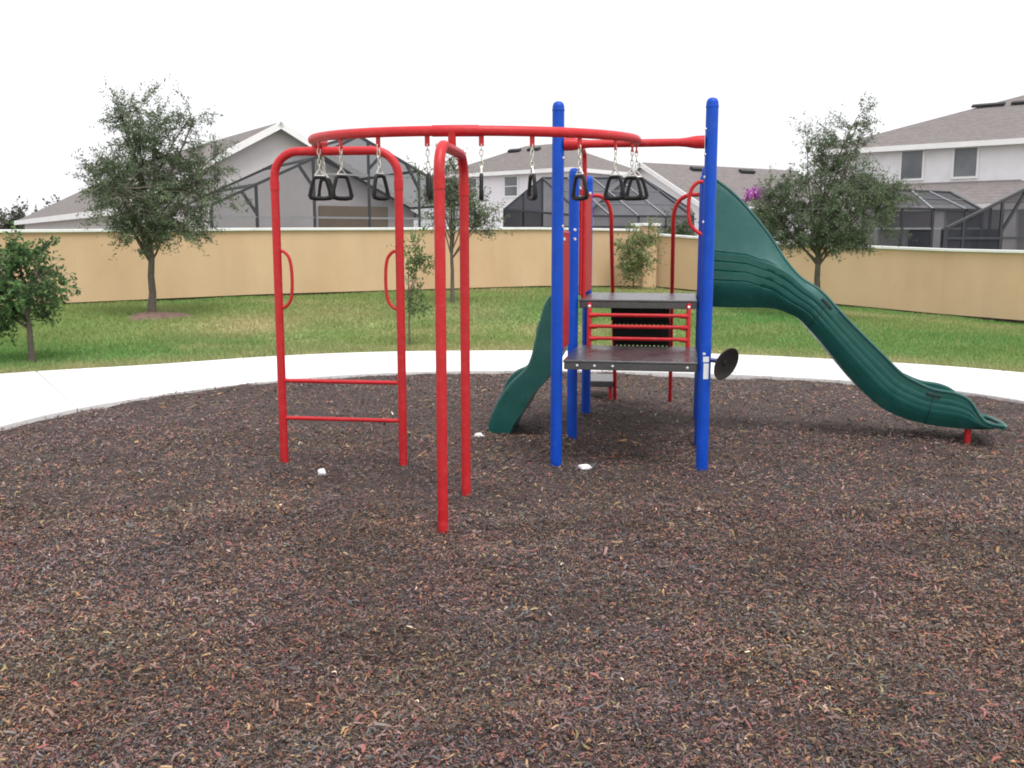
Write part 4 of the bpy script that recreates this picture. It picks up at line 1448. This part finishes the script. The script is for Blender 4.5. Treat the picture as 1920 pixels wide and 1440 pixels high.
# hanging handles: each one chain, bracket and grip
ANG = [-99, -63.5, -46.5, -29.5, -12.7, 3.8, 19.5, 36.5, 54.5, 69.5, 79]
HL = ['black chain-hung handle hanging closest to the top of the ladder arch, behind two others',
      'black chain-hung triangular handle seen face-on, leftmost of all',
      'black chain-hung triangular handle second from left, overlapping the leftmost one',
      'black chain-hung handle just inside the right leg of the ladder arch',
      'black chain-hung handle between the ladder arch and the front arch',
      'black chain-hung handle seen edge-on, first right of the front arch',
      'black chain-hung handle seen edge-on, halfway between front arch and blue tower post',
      'black chain-hung handle in front of the red pole beside the blue post',
      'black chain-hung handle, left one of the overlapping group inside the tower',
      'black chain-hung handle in front of the overlapping group inside the tower',
      'black chain-hung handle at the rail end, half hidden behind another handle']
for a in ANG:
    p = rail_pt(a)
    rad_ = np.array((math.sin(R(a)), -math.cos(R(a)), 0)); tan_ = np.array((math.cos(R(a)), math.sin(R(a)), 0))
    MB().box(p - UPZ * 0.060, (0.011, 0.034, 0.075), [rad_, tan_, UPZ]).build('hanger_tab', M['red'], rail, bevel=0.004)
proto = empty('trapeze_handle', (0, 0, 0), 'x', 'trapeze handle', 'black handles hanging from the curved red rail')


def link_pts(c, plane):
    P_ = []
    for k in range(12):
        t = k * 2 * math.pi / 12
        x = 0.0105 * math.cos(t); z = 0.0155 * math.sin(t) + (0.008 if math.sin(t) > 0 else -0.008)
        P_.append((c[0] + (x if plane == 0 else 0), c[1] + (x if plane else 0), c[2] + z))
    return P_


z = -0.012
for k in range(4):
    MB().tube(link_pts((0, 0, z), k % 2), 0.0038, 6, closed=True).build('chain_link', M['steel'], proto, smooth=True)
    z -= 0.038
# bracket
zt = -0.137
bb = MB()
bb.tube([(-0.036, 0, zt - 0.045), (0, 0, zt), (0.036, 0, zt - 0.045)], 0.006, 8)
bb.tube([(-0.038, 0, zt - 0.045), (0.038, 0, zt - 0.045)], 0.006, 8)
bb.build('bracket', M['steel'], proto, smooth=True)
gz = zt - 0.056
G = [(-0.034, 0, gz), (0.034, 0, gz), (0.045, 0, gz - 0.012), (0.077, 0, gz - 0.125), (0.068, 0, gz - 0.150), (-0.068, 0, gz - 0.150), (-0.077, 0, gz - 0.125), (-0.045, 0, gz - 0.012)]
Gp = np.array(G)
Q = []
for a in range(len(Gp)):
    b = (a + 1) % len(Gp)
    Q += [Gp[a] * 0.72 + Gp[b] * 0.28, Gp[a] * 0.28 + Gp[b] * 0.72]
gr_ = [0.013 if q[2] > gz - 0.12 else 0.016 for q in Q]
MB().tube(Q, gr_, 10, closed=True, up=(0, 1, 0)).build('grip', M['black'], proto, smooth=True)
swing = np.random.default_rng(3).normal(0, 0.06, (11, 2))
for k, a in enumerate(ANG):
    o = proto if k == 0 else copy_tree(proto)
    p = rail_pt(a)
    o.location = (p[0], p[1], p[2] - 0.088)
    o.rotation_euler = (swing[k][0] * 0.4, swing[k][1] * 0.3, R(a) + math.pi / 2 + swing[k][1] * 2.0)
    o['label'] = HL[k]


# ------------------------------------------------------------------ litter on the mulch
def scrap(name, label, cat, x, y, size, matk, seed, flat=0.6, group=None):
    rg = np.random.default_rng(seed)
    n, m_ = 9, 6
    vs_, fs = [], []
    for i in range(m_ + 1):
        ph = math.pi * i / m_
        for k in range(n):
            a = 2 * math.pi * k / n
            q = size * rg.uniform(0.65, 1.2)
            vs_.append((x + q * math.sin(ph) * math.cos(a), y + q * math.sin(ph) * math.sin(a), float(mz(x, y)) + size * flat * 0.7 + q * flat * math.cos(ph)))
    for i in range(m_):
        for k in range(n):
            k2 = (k + 1) % n
            fs.append((i * n + k, (i + 1) * n + k, (i + 1) * n + k2, i * n + k2))
    b = MB(); b.add(vs_, fs)
    return tag(b.build(name, M[matk], None, loc=(x, y, float(mz(x, y)))), label, cat, group)


scrap('paper_scrap', 'crumpled white paper scrap on the mulch below the ladder arch', 'litter', -1.514, 7.56, 0.036, 'paper', 1, 0.9, 'white paper scraps')
scrap('paper_scrap', 'crumpled white paper scrap between the two front blue posts', 'litter', 0.60, 7.76, 0.058, 'paper', 2, 0.45, 'white paper scraps')
scrap('paper_scrap', 'crumpled white paper scrap at the foot of the small green slide', 'litter', -0.31, 8.95, 0.045, 'paper', 4, 0.55, 'white paper scraps')
M['dryleaf'] = basic('dry_leaf', (0.30, 0.19, 0.08), 0.8, 0.3, 20)
M['palestone'] = basic('pale_stone', (0.42, 0.33, 0.26), 0.8, 0.3, 20)
scrap('stone', 'small pale stone on the mulch in front of the tower', 'stone', 1.277, 6.40, 0.028, 'palestone', 6, 0.5)
for k, (x, y, r_, lb) in enumerate(((1.05, 9.02, 0.5, 'curled tan leaf lying under the tower deck'), (1.17, 8.98, 2.2, 'smaller tan leaf under the tower deck, right of the larger one'))):
    lf = MB()
    vs_, fs = [], []
    Lf = (0.11, 0.075)[k]
    for i in range(7):
        u = i / 6
        wd = 0.42 * Lf * math.sin(math.pi * min(0.98, u * 0.95 + 0.03))
        for s_ in (-1, 0, 1):
            lx, ly, lz = (u - 0.5) * Lf, s_ * wd, 0.012 + 0.05 * Lf * abs(s_) * 3 + 0.35 * Lf * (u - 0.4) ** 2
            vs_.append((x + lx * math.cos(r_) - ly * math.sin(r_), y + lx * math.sin(r_) + ly * math.cos(r_), float(mz(x, y)) + lz + 0.012))
    for i in range(6):
        fs += [(i * 3, i * 3 + 1, i * 3 + 4, i * 3 + 3), (i * 3 + 1, i * 3 + 2, i * 3 + 5, i * 3 + 4)]
    lf.add(vs_, fs)
    tag(lf.build('fallen_leaf', M['dryleaf'], None, loc=(x, y, 0)), lb, 'leaf')

# ------------------------------------------------------------------ mulch shreds (nobody could count them)
rg = np.random.default_rng(42)


def scatter(nn, y0, y1, xw):
    yy = y0 + (y1 - y0) * rg.random(nn)
    xx = (rg.random(nn) * 2 - 1) * (xw[0] + xw[1] * yy)
    r = np.hypot(xx - CX, yy - CY)
    ok = r < rin(np.arctan2(yy - CY, xx - CX)) - 0.03 + rg.exponential(0.028, nn)
    return xx[ok], yy[ok]


xs, ys = [], []
for nn, y0, y1 in ((190000, 2.4, 4.4), (165000, 4.4, 6.6), (95000, 6.6, 9.4), (70000, 9.4, 13.4)):
    x, y = scatter(nn, y0, y1, (0.9, 0.56))
    xs.append(x); ys.append(y)
x, y = np.concatenate(xs), np.concatenate(ys)
n = len(x)
L = rg.gamma(2.4, 0.0056, n).clip(0.005, 0.060) * (1 + 0.06 * (y - 4).clip(0, 9))
Wd = L * rg.uniform(0.09, 0.26, n) + 0.0022 + 0.00025 * (y - 3).clip(0, 9)
ya = rg.random(n) * 2 * math.pi
pit = rg.normal(0, 0.30, n)
a = np.stack([np.cos(ya) * np.cos(pit), np.sin(ya) * np.cos(pit), np.sin(pit)], 1)
s_ = np.stack([-np.sin(ya), np.cos(ya), rg.normal(0, 0.45, n)], 1)
s_ /= np.linalg.norm(s_, axis=1)[:, None]
u = np.cross(a, s_)
u *= np.sign(u[:, 2])[:, None]
onpath = np.hypot(x - CX, y - CY) > rin(np.arctan2(y - CY, x - CX))
c = np.stack([x, y, np.where(onpath, 0.036, mz(x, y)) + rg.uniform(0.001, 0.028, n) + np.abs(np.sin(pit)) * L * 0.35], 1)
curl = (rg.normal(0, 0.16, n) * L)[:, None]                    # sideways curl
hump = (rg.uniform(-0.02, 0.22, n) * L)[:, None]               # arched back
Lh, Wh = (L / 2)[:, None], (Wd / 2)[:, None]
e0, e1 = rg.uniform(0.3, 1.0, (n, 1)), rg.uniform(0.2, 0.9, (n, 1))
m0 = c + s_ * curl + u * hump
q = np.stack([c - a * Lh + s_ * Wh * e0, c - a * Lh - s_ * Wh * e0, m0 + s_ * Wh, m0 - s_ * Wh, c + a * Lh + s_ * Wh * e1, c + a * Lh - s_ * Wh * e1], 1)
V = q.reshape(-1, 3)
b0 = (np.arange(n) * 6)[:, None]
F = np.concatenate([b0 + np.array([[0, 2, 3, 1]]), b0 + np.array([[2, 4, 5, 3]])], 0)
pal = np.array([(0.058, 0.041, 0.036), (0.112, 0.080, 0.075), (0.088, 0.084, 0.083), (0.056, 0.064, 0.068), (0.150, 0.058, 0.052), (0.205, 0.145, 0.080), (0.175, 0.088, 0.045),
                (0.024, 0.020, 0.019), (0.45, 0.39, 0.31), (0.135, 0.118, 0.058), (0.155, 0.105, 0.098)])
pw = np.array([0.20, 0.20, 0.10, 0.11, 0.105, 0.065, 0.045, 0.075, 0.002, 0.03, 0.07]); pw /= pw.sum()
ci = rg.choice(len(pal), n, p=pw)
pt = (0.80 + 0.40 * vnoise(x, y, 2.2, 31)) * (0.82 + 0.36 * vnoise(x, y, 0.6, 32))
cc = pal[ci] * np.array((1.44, 1.36, 1.31)) * (rg.uniform(0.5, 1.5, n) * pt)[:, None]
cc[:, 0] *= 0.93 + 0.18 * vnoise(x, y, 3.1, 34)                # reddish, greyish and straw-coloured drifts
cc[:, 2] *= 0.86 + 0.26 * vnoise(x, y, 2.6, 35)
sh = np_mesh('mulch_shreds', V, F, 4, np.repeat(cc, 6, 0), M['shred'])
tag(sh, 'loose shredded brown, red and grey mulch covering the play area', 'mulch', kind='stuff')

# ------------------------------------------------------------------ grass blades on the lawn
yy = 12.5 + 19.0 * rg.random(620000) ** 1.35
xx = (rg.random(620000) * 2 - 1) * (1.5 + 0.56 * yy)
d = np.hypot(xx - CX, yy - CY) - rout(np.arctan2(yy - CY, xx - CX))
wl = (xx - CORNER[0]) * LDIR[1] - (yy - CORNER[1]) * LDIR[0]
yl = CORNER[1] + (xx - CORNER[0]) * np.where(xx < CORNER[0], LDIR[1] / LDIR[0], RDIR[1] / RDIR[0])
ok = (d > 0.0) & (yy < yl - 0.16) & ((((xx + 7.3) / 0.55) ** 2 + ((yy - 19.85) / 0.68) ** 2) > 1.0)
x, y, d = xx[ok], yy[ok], d[ok]
n = len(x)
z = tz(x, y) + np.where(d > 0.2, 0.03 * (vnoise(x, y, 0.8, 21) - 0.5), 0) - 0.012
hgt = rg.uniform(0.035, 0.085, n) * (0.8 + 0.5 * vnoise(x, y, 0.9, 33))
wdt = 0.006 + 0.0005 * (y - 12)
ya = rg.random(n) * 2 * math.pi
ln = rg.normal(0, 0.6, (n, 2)) * hgt[:, None]
p = np.stack([x, y, z], 1)
sd_ = np.stack([np.cos(ya), np.sin(ya), np.zeros(n)], 1) * wdt[:, None]
tip = p + np.concatenate([ln, hgt[:, None]], 1)
V = np.stack([p - sd_, p + sd_, tip], 1).reshape(-1, 3)
F = np.arange(n * 3).reshape(n, 3)
cc = grass_colour(x, y) * rg.uniform(0.75, 1.35, n)[:, None]
dr = rg.random(n) < 0.10
cc[dr] = np.array((0.36, 0.31, 0.15)) * rg.uniform(0.7, 1.2, (dr.sum(), 1))
gb = np_mesh('grass', V, F, 3, np.repeat(cc, 3, 0), M['blade'])
tag(gb, 'short mown grass blades covering the lawn', 'grass', kind='stuff')
